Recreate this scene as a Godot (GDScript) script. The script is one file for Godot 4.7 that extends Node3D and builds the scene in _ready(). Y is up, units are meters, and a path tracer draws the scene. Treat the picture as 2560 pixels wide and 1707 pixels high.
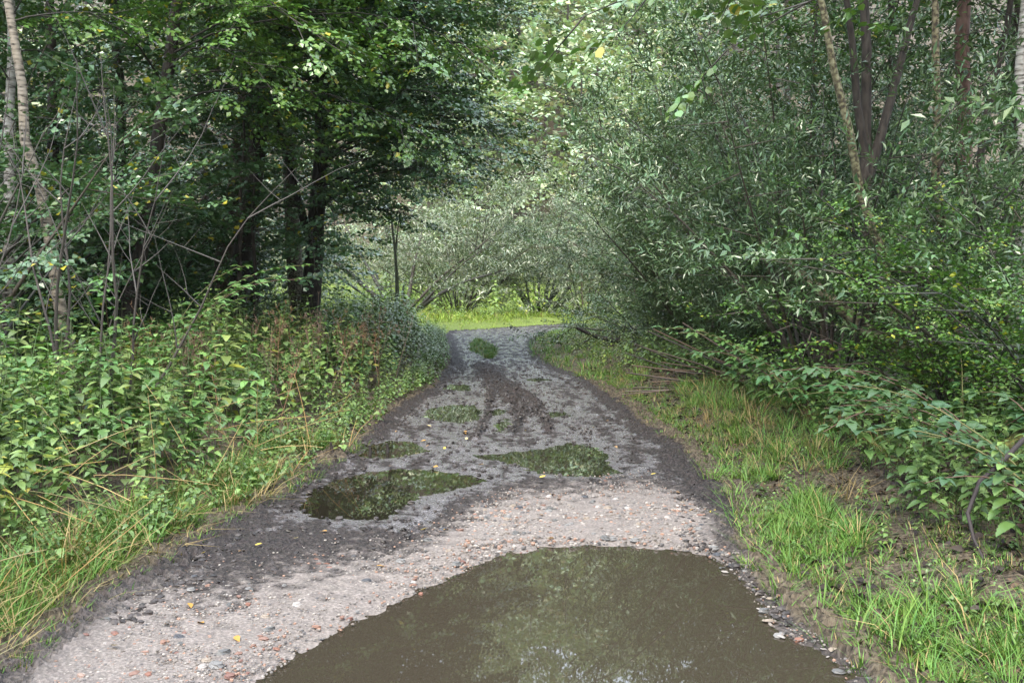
extends Node3D
# A muddy forest track with rain puddles between nettles, alders and willows. x right, y up, the track runs towards -z (depth d = -z), metres.

const TAU_GOLD := 2.39996

class Mb:
	# collects tubes, leaves and blades into one surface
	var v := PackedVector3Array()
	var n := PackedVector3Array()
	var c := PackedColorArray()
	var t := PackedVector2Array()
	var ix := PackedInt32Array()

	func tube(p: Array, r: Array, sides: int, col: Color, cap := false) -> void:
		var m := p.size()
		var tang: Vector3 = (p[1] - p[0]).normalized()
		var a := tang.cross(Vector3(0.31, 0.12, 0.94)).normalized()
		if a.length() < 0.5:
			a = tang.cross(Vector3.UP).normalized()
		var first := v.size()
		var along := 0.0
		for i in m:
			if i > 0:
				along += (p[i] - p[i - 1]).length()
			tang = (p[mini(i + 1, m - 1)] - p[maxi(i - 1, 0)]).normalized()
			a = (a - tang * a.dot(tang)).normalized()
			var b := tang.cross(a)
			for k in sides + 1:
				var w := TAU * k / sides
				var o: Vector3 = a * cos(w) + b * sin(w)
				v.append(p[i] + o * r[i])
				n.append(o)
				c.append(col)
				t.append(Vector2(float(k) / sides, along))
		for i in m - 1:
			for k in sides:
				var q := first + i * (sides + 1) + k
				var u := q + sides + 1
				ix.append_array([q, u, q + 1, q + 1, u, u + 1])
		if cap:
			var e := v.size()
			v.append(p[m - 1])
			n.append(tang)
			c.append(col * 1.6)
			t.append(Vector2(0.5, along))
			var q0 := first + (m - 1) * (sides + 1)
			for k in sides:
				v.append(v[q0 + k])
				n.append(tang)
				c.append(col * 1.6)
				t.append(Vector2(0.5, along))
			for k in sides:
				ix.append_array([e, e + 1 + (k + 1) % sides, e + 1 + k])

	func leaf(at: Vector3, dir: Vector3, up: Vector3, long: float, wide: float, prof: Array, fold: float, droop: float, col: Color) -> void:
		var side := dir.cross(up).normalized()
		var nor := side.cross(dir).normalized()
		var first := v.size()
		for s in prof:
			var x: float = s[0]
			var h: float = s[1] * wide * 0.5
			var mid := at + dir * (long * x) - nor * (droop * long * x * x)
			var bend := (nor + dir * (2.0 * droop * x)).normalized()
			v.append(mid)
			v.append(mid + side * h + nor * (h * fold))
			v.append(mid - side * h + nor * (h * fold))
			n.append(bend)
			n.append((bend - side * fold).normalized())
			n.append((bend + side * fold).normalized())
			for k in 3:
				c.append(col)
				t.append(Vector2(0.5 * (k % 2), x))
		for i in prof.size() - 1:
			var q := first + i * 3
			var tip: bool = i == prof.size() - 2
			ix.append_array([q, q + 3, q + 1])
			ix.append_array([q, q + 2, q + 3])
			if not tip:
				ix.append_array([q + 1, q + 3, q + 4])
				ix.append_array([q + 2, q + 5, q + 3])

	func blade(at: Vector3, dir: Vector3, long: float, wide: float, bend: Vector3, col: Color) -> void:
		var side := dir.cross(bend + Vector3(0.013, 0.007, 0.021)).normalized()
		var face := side.cross(dir).normalized()
		var first := v.size()
		for i in 4:
			var x := i / 3.0
			var mid := at + dir * (long * x) + bend * (long * x * x)
			var h: float = wide * 0.5 * [0.8, 1.0, 0.75, 0.0][i]
			v.append(mid + side * h)
			v.append(mid - side * h)
			for k in 2:
				n.append(face)
				c.append(col)
				t.append(Vector2(k, x))
		for i in 3:
			var q := first + i * 2
			ix.append_array([q, q + 1, q + 2])
			if i < 2:
				ix.append_array([q + 1, q + 3, q + 2])

	func lump(rg: RandomNumberGenerator, size: Vector3, rough: float, col: Color, rows := 4, cols := 6) -> void:
		# a stone: a rough ball of ROWS rings
		var first := v.size()
		var pts := []
		for i in rows + 1:
			var la := PI * i / rows
			for k in cols:
				var lo := TAU * k / cols + 0.4 * (i % 2)
				var d := Vector3(sin(la) * cos(lo), cos(la), sin(la) * sin(lo))
				if (i == 0 or i == rows) and k > 0:
					pts.append(pts[pts.size() - 1])
				else:
					pts.append(d * size * (1.0 + rough * rg.randf_range(-1, 1)))
		for i in rows:
			for k in cols:
				var a: Vector3 = pts[i * cols + k]
				var b: Vector3 = pts[i * cols + (k + 1) % cols]
				var e: Vector3 = pts[(i + 1) * cols + k]
				var f: Vector3 = pts[(i + 1) * cols + (k + 1) % cols]
				for tri in [[a, b, e], [b, f, e]]:
					var nn: Vector3 = (tri[1] - tri[0]).cross(tri[2] - tri[0])
					if nn.length() < 1e-12:
						continue
					nn = nn.normalized()
					var flip := nn.dot(tri[0] + tri[1] + tri[2]) < 0.0
					if flip:
						nn = -nn
					first = v.size()
					for k2 in 3:
						v.append(tri[k2])
						n.append(nn)
						c.append(col)
						t.append(Vector2(tri[k2].x, tri[k2].z))
					ix.append_array([first, first + 1, first + 2] if flip else [first, first + 2, first + 1])

	func add(o: Mb, w: Transform3D, tint: Color) -> void:
		var first := v.size()
		v.append_array(w * o.v)
		n.append_array(Transform3D(w.basis.orthonormalized(), Vector3.ZERO) * o.n)
		var q := o.c.duplicate()
		for i in q.size():
			q[i] = q[i] * tint
		c.append_array(q)
		t.append_array(o.t)
		var k := o.ix.duplicate()
		for i in k.size():
			k[i] += first
		ix.append_array(k)

	func mesh(mat: Material) -> ArrayMesh:
		var a := []
		a.resize(Mesh.ARRAY_MAX)
		a[Mesh.ARRAY_VERTEX] = v
		a[Mesh.ARRAY_NORMAL] = n
		a[Mesh.ARRAY_COLOR] = c
		a[Mesh.ARRAY_TEX_UV] = t
		a[Mesh.ARRAY_INDEX] = ix
		var m := ArrayMesh.new()
		m.add_surface_from_arrays(Mesh.PRIMITIVE_TRIANGLES, a)
		m.surface_set_material(0, mat)
		return m

class Lf:
	# leaves only, as flat shaded facets
	var v := PackedVector3Array()
	var c := PackedColorArray()
	var ix := PackedInt32Array()

	func kite(at: Vector3, dir: Vector3, up: Vector3, long: float, wide: float, belly: float, fold: float, col: Color) -> void:
		# a small leaf of two facets folded along the midrib
		var side := dir.cross(up).normalized() * (wide * 0.5)
		var nor := side.cross(dir).normalized()
		var q := v.size()
		var m := at + dir * (long * belly) + nor * (wide * 0.5 * fold)
		v.append(at)
		v.append(m + side)
		v.append(at + dir * long - nor * (long * 0.1))
		v.append(m - side)
		for k in 4:
			c.append(col)
		ix.append_array([q, q + 2, q + 1, q, q + 3, q + 2])

	func full(at: Vector3, dir: Vector3, up: Vector3, long: float, wide: float, prof: Array, fold: float, col: Color) -> void:
		# a leaf with a rounded outline, for what hangs close by
		var side := dir.cross(up).normalized()
		var nor := side.cross(dir).normalized()
		var q := v.size()
		for s in prof:
			var m: Vector3 = at + dir * (long * s[0]) - nor * (0.18 * long * s[0] * s[0])
			var h: float = s[1] * wide * 0.5
			v.append(m)
			v.append(m + side * h + nor * (h * fold))
			v.append(m - side * h + nor * (h * fold))
			for k in 3:
				c.append(col)
		for i in prof.size() - 1:
			ix.append_array([q, q + 3, q + 1, q, q + 2, q + 3])
			if i < prof.size() - 2:
				ix.append_array([q + 1, q + 3, q + 4, q + 2, q + 5, q + 3])
			q += 3

	func blade(at: Vector3, dir: Vector3, long: float, wide: float, bend: Vector3, col: Color) -> void:
		var side := dir.cross(bend + Vector3(0.013, 0.007, 0.021)).normalized() * (wide * 0.5)
		var q := v.size()
		var m := at + dir * (long * 0.5) + bend * (long * 0.25)
		v.append(at + side * 0.8)
		v.append(at - side * 0.8)
		v.append(m + side)
		v.append(m - side)
		v.append(at + dir * long + bend * long)
		for k in 5:
			c.append(col)
		ix.append_array([q, q + 1, q + 2, q + 1, q + 3, q + 2, q + 2, q + 3, q + 4])

	func add(o: Lf, w: Transform3D) -> void:
		var first := v.size()
		v.append_array(w * o.v)
		c.append_array(o.c)
		var k := o.ix.duplicate()
		for i in k.size():
			k[i] += first
		ix.append_array(k)

	func mesh(mat: Material) -> ArrayMesh:
		var a := []
		a.resize(Mesh.ARRAY_MAX)
		a[Mesh.ARRAY_VERTEX] = v
		a[Mesh.ARRAY_COLOR] = c
		a[Mesh.ARRAY_INDEX] = ix
		var m := ArrayMesh.new()
		m.add_surface_from_arrays(Mesh.PRIMITIVE_TRIANGLES, a)
		m.surface_set_material(0, mat)
		return m

const ROUND := [[0.0, 0.0], [0.18, 0.8], [0.62, 1.0], [1.0, 0.0]]
const OVAL := [[0.0, 0.0], [0.2, 0.75], [0.5, 1.0], [1.0, 0.0]]
const LANCE := [[0.0, 0.0], [0.25, 0.9], [0.6, 0.85], [1.0, 0.0]]
const TOOTHED := [[0.0, 0.0], [0.06, 0.72], [0.14, 0.82], [0.2, 1.0], [0.26, 0.88], [0.34, 1.0], [0.4, 0.82], [0.5, 0.88], [0.57, 0.66], [0.67, 0.68], [0.76, 0.42], [0.85, 0.38], [1.0, 0.0]]

var mats := {}
var used := {}
var nz := FastNoiseLite.new()
var nz2 := FastNoiseLite.new()
var sprays := {}

# ---------------------------------------------------------------- small helpers

func numbered(called: String) -> String:
	used[called] = used.get(called, -1) + 1
	return called if used[called] == 0 else "%s_%03d" % [called, used[called]]

func rnd(s: int) -> RandomNumberGenerator:
	var r := RandomNumberGenerator.new()
	r.seed = s * 7919 + 13
	return r

func tag(o: Node, label: String, category := "", group := "", kind := "") -> void:
	if label:
		o.set_meta("label", label)
	if category:
		o.set_meta("category", category)
	if group:
		o.set_meta("group", group)
	if kind:
		o.set_meta("kind", kind)

func thing(called: String, at: Vector3, label: String, category: String, group := "") -> Node3D:
	var o := Node3D.new()
	o.name = numbered(called)
	o.position = at
	add_child(o)
	tag(o, label, category, group)
	return o

func part(called: String, m: Mesh, parent: Node, where := Transform3D()) -> MeshInstance3D:
	var o := MeshInstance3D.new()
	o.name = called if parent != self else numbered(called)
	o.mesh = m
	o.transform = where
	parent.add_child(o, true)
	return o

func scatter(called: String, m: Mesh, where: Array, tint: Array, parent: Node) -> MultiMeshInstance3D:
	var mm := MultiMesh.new()
	mm.transform_format = MultiMesh.TRANSFORM_3D
	mm.use_colors = true
	mm.mesh = m
	mm.instance_count = where.size()
	for i in where.size():
		mm.set_instance_transform(i, where[i])
		mm.set_instance_color(i, tint[i])
	var o := MultiMeshInstance3D.new()
	o.name = called if parent != self else numbered(called)
	o.multimesh = mm
	o.set_meta("kind", "stuff")
	parent.add_child(o, true)
	return o

func lin(x: float, xs: Array) -> float:
	# piecewise linear through [x, y] pairs
	if x <= xs[0][0]:
		return xs[0][1]
	for i in range(1, xs.size()):
		if x < xs[i][0]:
			return lerpf(xs[i - 1][1], xs[i][1], (x - xs[i - 1][0]) / (xs[i][0] - xs[i - 1][0]))
	return xs[xs.size() - 1][1]

func frame(dir: Vector3, up: Vector3) -> Basis:
	# local +x along dir, +y near up
	var z := dir.cross(up)
	if z.length() < 0.01:
		z = dir.cross(Vector3(0.7, 0.1, 0.7))
	z = z.normalized()
	return Basis(dir, z.cross(dir), z)

func wobble(rg: RandomNumberGenerator, a: float) -> Vector3:
	return Vector3(rg.randf_range(-a, a), rg.randf_range(-a, a), rg.randf_range(-a, a))

# ---------------------------------------------------------------- the lie of the land

const LEFT := [[2.0, -2.12], [3.97, -2.09], [4.95, -2.06], [5.67, -1.98], [6.62, -1.85], [7.29, -1.73], [8.71, -1.55], [11.5, -1.45], [12.9, -1.4], [14.8, -1.15], [19.5, -1.2], [28.8, -1.95], [30.8, -1.97], [34.3, 0.7], [38.0, 3.6], [46.0, 9.8]]
const RIGHT := [[2.0, 1.5], [3.87, 1.43], [4.4, 1.38], [4.75, 1.3], [5.25, 1.3], [5.86, 1.36], [7.0, 1.56], [9.4, 1.58], [10.8, 1.45], [12.1, 1.44], [16.1, 1.16], [18.1, 0.78], [20.7, 0.5], [24.9, 0.52], [30.0, 1.15], [34.3, 2.9], [38.0, 5.8], [46.0, 12.2]]
const PALE := [[-2.4, 4.9], [-1.82, 5.0], [-1.39, 4.9], [-1.13, 5.33], [-0.68, 5.6], [-0.47, 6.05], [-0.23, 6.7], [-0.08, 7.1], [0.41, 7.5], [1.09, 7.65], [1.3, 7.0], [1.5, 5.6]]
const PUDDLES := [
	[[-1.3, 2.0], [-1.15, 3.2], [-1.02, 3.87], [-0.9, 4.24], [-0.73, 4.57], [-0.52, 4.95], [-0.3, 5.33], [-0.07, 5.71], [0.19, 5.87], [0.54, 5.92], [0.92, 5.86], [1.13, 5.71], [1.22, 5.41], [1.25, 5.17], [1.23, 4.82], [1.22, 4.51], [1.27, 4.29], [1.36, 4.14], [1.38, 3.87], [1.42, 3.0], [1.3, 2.0]],
	[[-1.48, 6.94], [-1.5, 7.44], [-1.37, 8.03], [-1.18, 8.21], [-0.94, 8.35], [-0.68, 8.31], [-0.42, 8.12], [-0.2, 7.94], [-0.29, 7.64], [-0.51, 7.44], [-0.7, 7.29], [-0.77, 6.94], [-0.84, 6.62], [-0.98, 6.56], [-1.21, 6.59], [-1.38, 6.68]],
	[[-0.38, 9.04], [-0.14, 9.11], [0.1, 9.2], [0.31, 9.44], [0.57, 9.7], [0.81, 9.44], [0.89, 9.04], [0.81, 8.61], [0.9, 8.21], [0.72, 8.03], [0.44, 8.08], [0.23, 8.21], [0.05, 8.51], [-0.14, 8.71], [-0.34, 8.88]],
	[[-1.42, 9.04], [-1.37, 9.52], [-1.24, 9.86], [-1.02, 9.78], [-0.76, 9.27], [-0.9, 9.04], [-1.11, 8.82], [-1.31, 8.82]],
	[[-1.08, 11.68], [-1.03, 12.27], [-0.82, 12.7], [-0.48, 12.7], [-0.35, 12.07], [-0.38, 11.31], [-0.57, 11.07], [-0.88, 11.31]],
	[[-1.02, 14.48], [-0.98, 15.28], [-0.64, 15.09], [-0.6, 14.31]],
	[[0.17, 15.88], [0.49, 16.23], [0.69, 15.88], [0.37, 15.67]],
	[[0.34, 11.95], [0.66, 12.07], [0.69, 11.68], [0.43, 11.57]],
	[[-0.32, 12.07], [-0.14, 12.36], [-0.06, 12.07], [-0.13, 11.68], [-0.26, 11.68]],
	[[-0.2, 10.8], [-0.06, 11.42], [0.02, 10.97], [-0.12, 10.43]],
]
const RIDGES := [
	[[-0.54, 18.6, 0.3], [-0.33, 16.1, 0.3], [-0.1, 14.2, 0.28], [0.08, 12.7, 0.2], [0.12, 11.5, 0.13], [-0.03, 10.2, 0.08]],
	[[-0.54, 18.6, 0.1], [-0.3, 14.2, 0.08], [-0.3, 12.7, 0.07], [-0.31, 10.6, 0.06], [-0.35, 9.9, 0.05]],
	[[0.09, 14.2, 0.15], [0.3, 12.7, 0.13], [0.36, 11.5, 0.09], [0.4, 10.4, 0.06]],
]
var puddle_poly := []
var puddle_box := []

func in_road(x: float, d: float) -> float:
	# > 0 inside the track, metres to its nearer edge
	return minf(x - lin(d, LEFT), lin(d, RIGHT) - x)

func puddle_depth(x: float, d: float) -> float:
	# > 0 inside a puddle: distance to the shore; < 0 outside, no further than 0.6 m
	var best := -0.6
	var p := Vector2(x, d)
	for i in puddle_poly.size():
		if not puddle_box[i].has_point(p):
			continue
		var poly: PackedVector2Array = puddle_poly[i]
		var near := 9.0
		var m := poly.size()
		for k in m:
			near = minf(near, p.distance_to(Geometry2D.get_closest_point_to_segment(p, poly[k], poly[(k + 1) % m])))
		best = maxf(best, near if Geometry2D.is_point_in_polygon(p, poly) else -near)
	return best

func ridge(x: float, d: float) -> float:
	var best := 0.0
	for r in RIDGES:
		if d < r[r.size() - 1][1] or d > r[0][1]:
			continue
		for i in range(1, r.size()):
			if d >= r[i][1]:
				var k: float = (d - r[i][1]) / (r[i - 1][1] - r[i][1])
				var w: float = lerpf(r[i][2], r[i - 1][2], k)
				best = maxf(best, 1.0 - absf(x - lerpf(r[i][0], r[i - 1][0], k)) / w)
				break
	return best

func land(x: float, d: float) -> float:
	# the height of the ground away from the track's own relief
	var e := -in_road(x, d)
	var y := 0.0
	if e > 0.0:
		y = (0.14 if x < 0.0 else 0.2) * smoothstep(0.0, 1.4, e) + 0.07 * nz.get_noise_2d(x * 14.0, d * 14.0) * smoothstep(0.0, 1.0, e)
	if d > 48.0:
		y += 0.5 * (d - 50.0) * smoothstep(48.0, 90.0, d)
	if d > 150.0:
		y -= 0.4 * (d - 150.0)
	return y

func spot(x: float, d: float, lift := 0.0) -> Vector3:
	return Vector3(x, land(x, d) + lift, -d)

# ---------------------------------------------------------------- materials

func ramp(stops: Array) -> Gradient:
	var g := Gradient.new()
	var o := PackedFloat32Array()
	var k := PackedColorArray()
	for s in stops:
		o.append(s[0])
		k.append(s[1].linear_to_srgb())
	g.offsets = o
	g.colors = k
	return g

func noise_tex(freq: float, stops: Array, s := 1, size := 512, octaves := 5, type := FastNoiseLite.TYPE_SIMPLEX_SMOOTH) -> NoiseTexture2D:
	var f := FastNoiseLite.new()
	f.noise_type = type
	f.frequency = freq
	f.fractal_octaves = octaves
	f.seed = s
	var t := NoiseTexture2D.new()
	t.width = size
	t.height = size
	t.seamless = true
	t.noise = f
	if stops:
		t.color_ramp = ramp(stops)
	return t

func leaf_mat(rough: float, spec: float, back: Color) -> StandardMaterial3D:
	var m := StandardMaterial3D.new()
	m.vertex_color_use_as_albedo = true
	m.roughness = rough
	m.metallic_specular = spec
	m.backlight_enabled = true
	m.backlight = back
	m.cull_mode = BaseMaterial3D.CULL_DISABLED
	return m

func bark_mat(stops: Array, stretch: Vector3, bump: float, s: int, freq := 0.012) -> StandardMaterial3D:
	var m := StandardMaterial3D.new()
	m.vertex_color_use_as_albedo = true
	m.albedo_texture = noise_tex(freq, stops, s)
	m.normal_enabled = true
	m.normal_texture = noise_tex(freq, [], s)
	m.normal_texture.as_normal_map = true
	m.normal_texture.bump_strength = 4.0 * bump
	m.uv1_triplanar = true
	m.uv1_world_triplanar = true
	m.uv1_scale = stretch
	m.roughness = 0.85
	return m

func soil_mat(rough: float, spec: float, bump: float, lo: float, freq: float, s: int) -> StandardMaterial3D:
	var m := StandardMaterial3D.new()
	m.vertex_color_use_as_albedo = true
	m.albedo_texture = noise_tex(freq, [[0.25, Color(lo, lo, lo)], [0.5, Color(0.72, 0.71, 0.7)], [0.78, Color(1, 1, 1)]], s, 1024, 6)
	m.heightmap_enabled = true
	m.heightmap_texture = noise_tex(freq, [], s, 1024, 6)
	m.heightmap_scale = bump
	m.roughness = rough
	m.metallic_specular = spec
	m.uv1_scale = Vector3(1.0, 1.0, 1.0)
	return m

func make_materials() -> void:
	mats.alder = leaf_mat(0.3, 0.62, Color(0.42, 0.5, 0.14))
	mats.willow = leaf_mat(0.31, 0.6, Color(0.34, 0.42, 0.2))
	mats.herb = leaf_mat(0.38, 0.52, Color(0.4, 0.5, 0.12))
	mats.grass = leaf_mat(0.5, 0.4, Color(0.42, 0.5, 0.12))
	mats.dry = leaf_mat(0.7, 0.3, Color(0.3, 0.26, 0.14))
	mats.bark = bark_mat([[0.2, Color(0.25, 0.22, 0.2)], [0.5, Color(0.75, 0.7, 0.62)], [0.8, Color(1.0, 1.0, 0.92)]], Vector3(2.2, 0.7, 2.2), 1.6, 3)
	mats.birch = bark_mat([[0.2, Color(0.05, 0.045, 0.04)], [0.34, Color(0.16, 0.14, 0.12)], [0.42, Color(0.62, 0.58, 0.52)], [0.7, Color(0.95, 0.92, 0.88)], [1.0, Color(1, 0.98, 0.95)]], Vector3(0.55, 2.4, 0.55), 0.5, 8, 0.014)
	mats.lichen = bark_mat([[0.3, Color(0.1, 0.08, 0.06)], [0.45, Color(0.3, 0.25, 0.16)], [0.6, Color(0.75, 0.78, 0.6)], [0.9, Color(1, 1, 0.9)]], Vector3(2.6, 2.6, 2.6), 1.2, 21)
	mats.twig = StandardMaterial3D.new()
	mats.twig.vertex_color_use_as_albedo = true
	mats.twig.roughness = 0.7
	mats.sand = soil_mat(0.6, 0.45, 0.6, 0.58, 0.03, 5)
	mats.mud = soil_mat(0.7, 0.4, 3.0, 0.4, 0.022, 6)
	mats.wet_sheen = soil_mat(0.15, 0.7, 1.2, 0.5, 0.03, 7)
	mats.soil = soil_mat(0.85, 0.3, 2.0, 0.35, 0.02, 9)
	mats.stone = StandardMaterial3D.new()
	mats.stone.vertex_color_use_as_albedo = true
	mats.stone.roughness = 0.5
	mats.stone.albedo_texture = noise_tex(0.05, [[0.2, Color(0.6, 0.6, 0.6)], [0.8, Color(1, 1, 1)]], 12, 256)
	mats.stone.uv1_triplanar = true
	mats.stone.uv1_scale = Vector3(9, 9, 9)
	var w := StandardMaterial3D.new()
	w.albedo_color = Color(0.042, 0.034, 0.024).linear_to_srgb()
	w.roughness = 0.015
	w.metallic_specular = 0.56
	mats.murky = w
	var k := StandardMaterial3D.new()
	k.albedo_color = Color(0.016, 0.014, 0.009).linear_to_srgb()
	k.roughness = 0.015
	k.metallic_specular = 0.56
	mats.pool = k

# ---------------------------------------------------------------- leaf sprays

func vary(rg: RandomNumberGenerator, base: Color, amount := 0.25, odd := Color(0, 0, 0), share := 0.0) -> Color:
	var k := 1.0 + rg.randf_range(-amount, amount)
	var warm := rg.randf_range(-0.5, 0.5) * amount
	var q := Color(base.r * k * (1.0 + warm), base.g * k, base.b * k * (1.0 - warm))
	return odd if share > 0.0 and rg.randf() < share else q

func spray_broad(s: int, long: float, count: int, size: float, wide: float, base: Color, odd: Color, share: float, near := false) -> Lf:
	var rg := rnd(s)
	var b := Lf.new()
	base = base * rg.randf_range(0.85, 1.18)
	var twigs := [[Vector3.ZERO, Vector3(1, 0.05, 0).normalized(), long, count]]
	for k in 3:
		var w := rg.randf_range(0.5, 0.95) * (1 if k % 2 else -1)
		twigs.append([Vector3(long * (0.15 + 0.22 * k), 0.01, 0), Vector3(cos(w), rg.randf_range(-0.15, 0.2), sin(w)).normalized(), long * 0.5, count / 2])
	for tw in twigs:
		var o: Vector3 = tw[0]
		var d: Vector3 = tw[1]
		var ln: float = tw[2]
		var sag := rg.randf_range(0.05, 0.25)
		for i in int(tw[3]):
			var x: float = (i + rg.randf_range(0.2, 0.8)) / tw[3]
			var p: Vector3 = o + d * (ln * x) - Vector3(0, sag * ln * x * x, 0)
			var sd := d.cross(Vector3.UP).normalized() * (1.0 if i % 2 else -1.0)
			var ld := (d * rg.randf_range(0.2, 0.9) + sd * rg.randf_range(0.4, 1.0) + Vector3(0, rg.randf_range(-0.55, 0.12), 0)).normalized()
			var up := (Vector3.UP + wobble(rg, 0.5)).normalized()
			var sz := size * rg.randf_range(0.65, 1.15)
			var col := vary(rg, base, 0.3, odd, share)
			if near:
				b.full(p + ld * 0.014, ld, up, sz, sz * wide, ROUND, rg.randf_range(0.0, 0.3), col)
			else:
				b.kite(p + ld * 0.014, ld, up, sz, sz * wide, 0.48, rg.randf_range(0.0, 0.3), col)
	return b

func spray_lance(s: int, long: float, count: int, size: float, wide: float, base: Color, odd: Color, share: float) -> Lf:
	var rg := rnd(s)
	var b := Lf.new()
	base = base * rg.randf_range(0.62, 1.4)
	for k in 3:
		var w := 0.0 if k == 0 else rg.randf_range(0.35, 0.7) * (1 if k == 1 else -1)
		var o := Vector3(long * 0.3 * k, 0, 0)
		var d := Vector3(cos(w), rg.randf_range(-0.05, 0.3), sin(w)).normalized()
		var ln := long * (1.0 if k == 0 else 0.6)
		var m := count if k == 0 else count / 2
		for i in m:
			var x: float = 0.06 + 0.94 * (i + rg.randf()) / m
			var a := TAU_GOLD * i + rg.randf_range(-0.4, 0.4)
			var s1 := d.cross(Vector3.UP).normalized()
			var s2 := s1.cross(d)
			var rad := s1 * cos(a) + s2 * sin(a)
			var ld := (d * rg.randf_range(0.5, 0.95) + rad * rg.randf_range(0.5, 0.9) + Vector3(0, -0.15, 0)).normalized()
			var sz := size * rg.randf_range(0.6, 1.15)
			b.kite(o + d * (ln * x), ld, (Vector3.UP + wobble(rg, 0.45)).normalized(), sz, sz * wide, 0.42, rg.randf_range(0.05, 0.4), vary(rg, base, 0.3, odd, share))
	return b

const LEAF_MAT := {"alder": "alder", "bright": "alder", "near": "alder", "willow": "willow", "sallow": "willow", "grey": "willow", "rose": "herb", "pale": "alder"}

func make_sprays() -> void:
	var yellow := Color(0.34, 0.3, 0.03)
	for k in 6:
		sprays["alder%d" % k] = spray_broad(100 + k, 0.42, 9, 0.078, 0.9, Color(0.076, 0.14, 0.058), yellow, 0.012)
		sprays["bright%d" % k] = spray_broad(110 + k, 0.42, 9, 0.08, 0.88, Color(0.1, 0.18, 0.035), yellow, 0.03)
		sprays["near%d" % k] = spray_broad(115 + k, 0.42, 9, 0.066, 0.84, Color(0.095, 0.165, 0.04), yellow, 0.02, true)
		sprays["willow%d" % k] = spray_lance(120 + k, 0.46, 15, 0.106, 0.26, Color(0.085, 0.142, 0.056), Color(0.17, 0.23, 0.12), 0.13)
		sprays["sallow%d" % k] = spray_lance(130 + k, 0.44, 12, 0.085, 0.42, Color(0.074, 0.128, 0.046), Color(0.16, 0.21, 0.1), 0.1)
		sprays["grey%d" % k] = spray_lance(140 + k, 0.5, 14, 0.1, 0.23, Color(0.15, 0.185, 0.095), Color(0.3, 0.32, 0.22), 0.25)
		sprays["rose%d" % k] = spray_broad(150 + k, 0.36, 11, 0.044, 0.7, Color(0.085, 0.17, 0.028), Color(0.3, 0.32, 0.03), 0.05)
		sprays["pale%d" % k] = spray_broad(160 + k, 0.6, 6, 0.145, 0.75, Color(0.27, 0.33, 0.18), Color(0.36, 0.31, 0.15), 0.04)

# ---------------------------------------------------------------- trees and shrubs

func limb(rg: RandomNumberGenerator, from: Vector3, dir: Vector3, long: float, sag: float, segs: int, kink: float) -> Array:
	var pts := [from]
	var d := dir
	for i in segs:
		d = (d + Vector3(0, -sag / segs, 0) + wobble(rg, kink)).normalized()
		pts.append(pts[pts.size() - 1] + d * (long / segs))
	return pts

func taper(r: float, m: int, tip := 0.12) -> Array:
	var out := []
	for i in m:
		out.append(r * lerpf(1.0, tip, float(i) / (m - 1)))
	return out

func along(pts: Array, x: float) -> Vector3:
	var q := clampf(x, 0.0, 0.999) * (pts.size() - 1)
	var i := int(q)
	return pts[i].lerp(pts[i + 1], q - i)

func shoots(rg: RandomNumberGenerator, b: Mb, leaves: Lf, kind: String, pts: Array, long: float, o: Dictionary, from: float, col: Color) -> void:
	# side shoots along a bough, with leaf sprays along each
	var gap: float = o.get("gap", 0.34)
	var m := maxi(2, int(long * (1.0 - from) / gap))
	var flat: float = o.get("flat", 0.5)
	var reach: float = o.get("reach", 0.44)
	var lift: float = o.get("lift", -0.05)
	var size: float = o.get("scale", 1.0)
	var step: float = o.get("step", 0.22)
	for i in m + 1:
		var x := from + (1.0 - from) * (i + rg.randf_range(-0.3, 0.3)) / m
		var p := along(pts, x)
		var d := (along(pts, x + 0.05) - along(pts, x - 0.05)).normalized()
		var last := i >= m
		var sd := d.cross(Vector3.UP).normalized() * (1.0 if i % 2 else -1.0)
		var q := d if last else (d * rg.randf_range(0.4, 0.9) + sd * rg.randf_range(0.5, 1.0) + Vector3(0, rg.randf_range(-flat, flat * 1.3), 0)).normalized()
		var ln := long * reach * (1.15 - 0.7 * x) * rg.randf_range(0.6, 1.15) + 0.15
		var sh := limb(rg, p, q, ln, o.get("sag", 0.3), 1, 0.1)
		b.tube(sh, [0.009, 0.002], 3, col)
		var k := maxi(1, int(ln / step))
		var own := str(rg.randi() % 6)
		for j in k + 1:
			var y := (j + rg.randf_range(0.1, 0.9)) / (k + 1)
			var pp := along(sh, y)
			var sq := q.cross(Vector3.UP).normalized() * (1.0 if j % 2 else -1.0)
			var dd := (q * rg.randf_range(0.4, 1.0) + sq * rg.randf_range(0.2, 0.9) + wobble(rg, 0.3) + Vector3(0, lift, 0)).normalized()
			leaves.add(sprays[kind + (own if rg.randf() < 0.7 else str(rg.randi() % 6))], Transform3D(frame(dd, (Vector3.UP + wobble(rg, 0.35)).normalized()) * (size * rg.randf_range(0.75, 1.2)), pp))

func crown(kind: String, lv: Lf, root: Node3D) -> void:
	var o := part("crown", lv.mesh(mats[LEAF_MAT[kind]]), root)
	o.set_meta("kind", "stuff")

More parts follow.
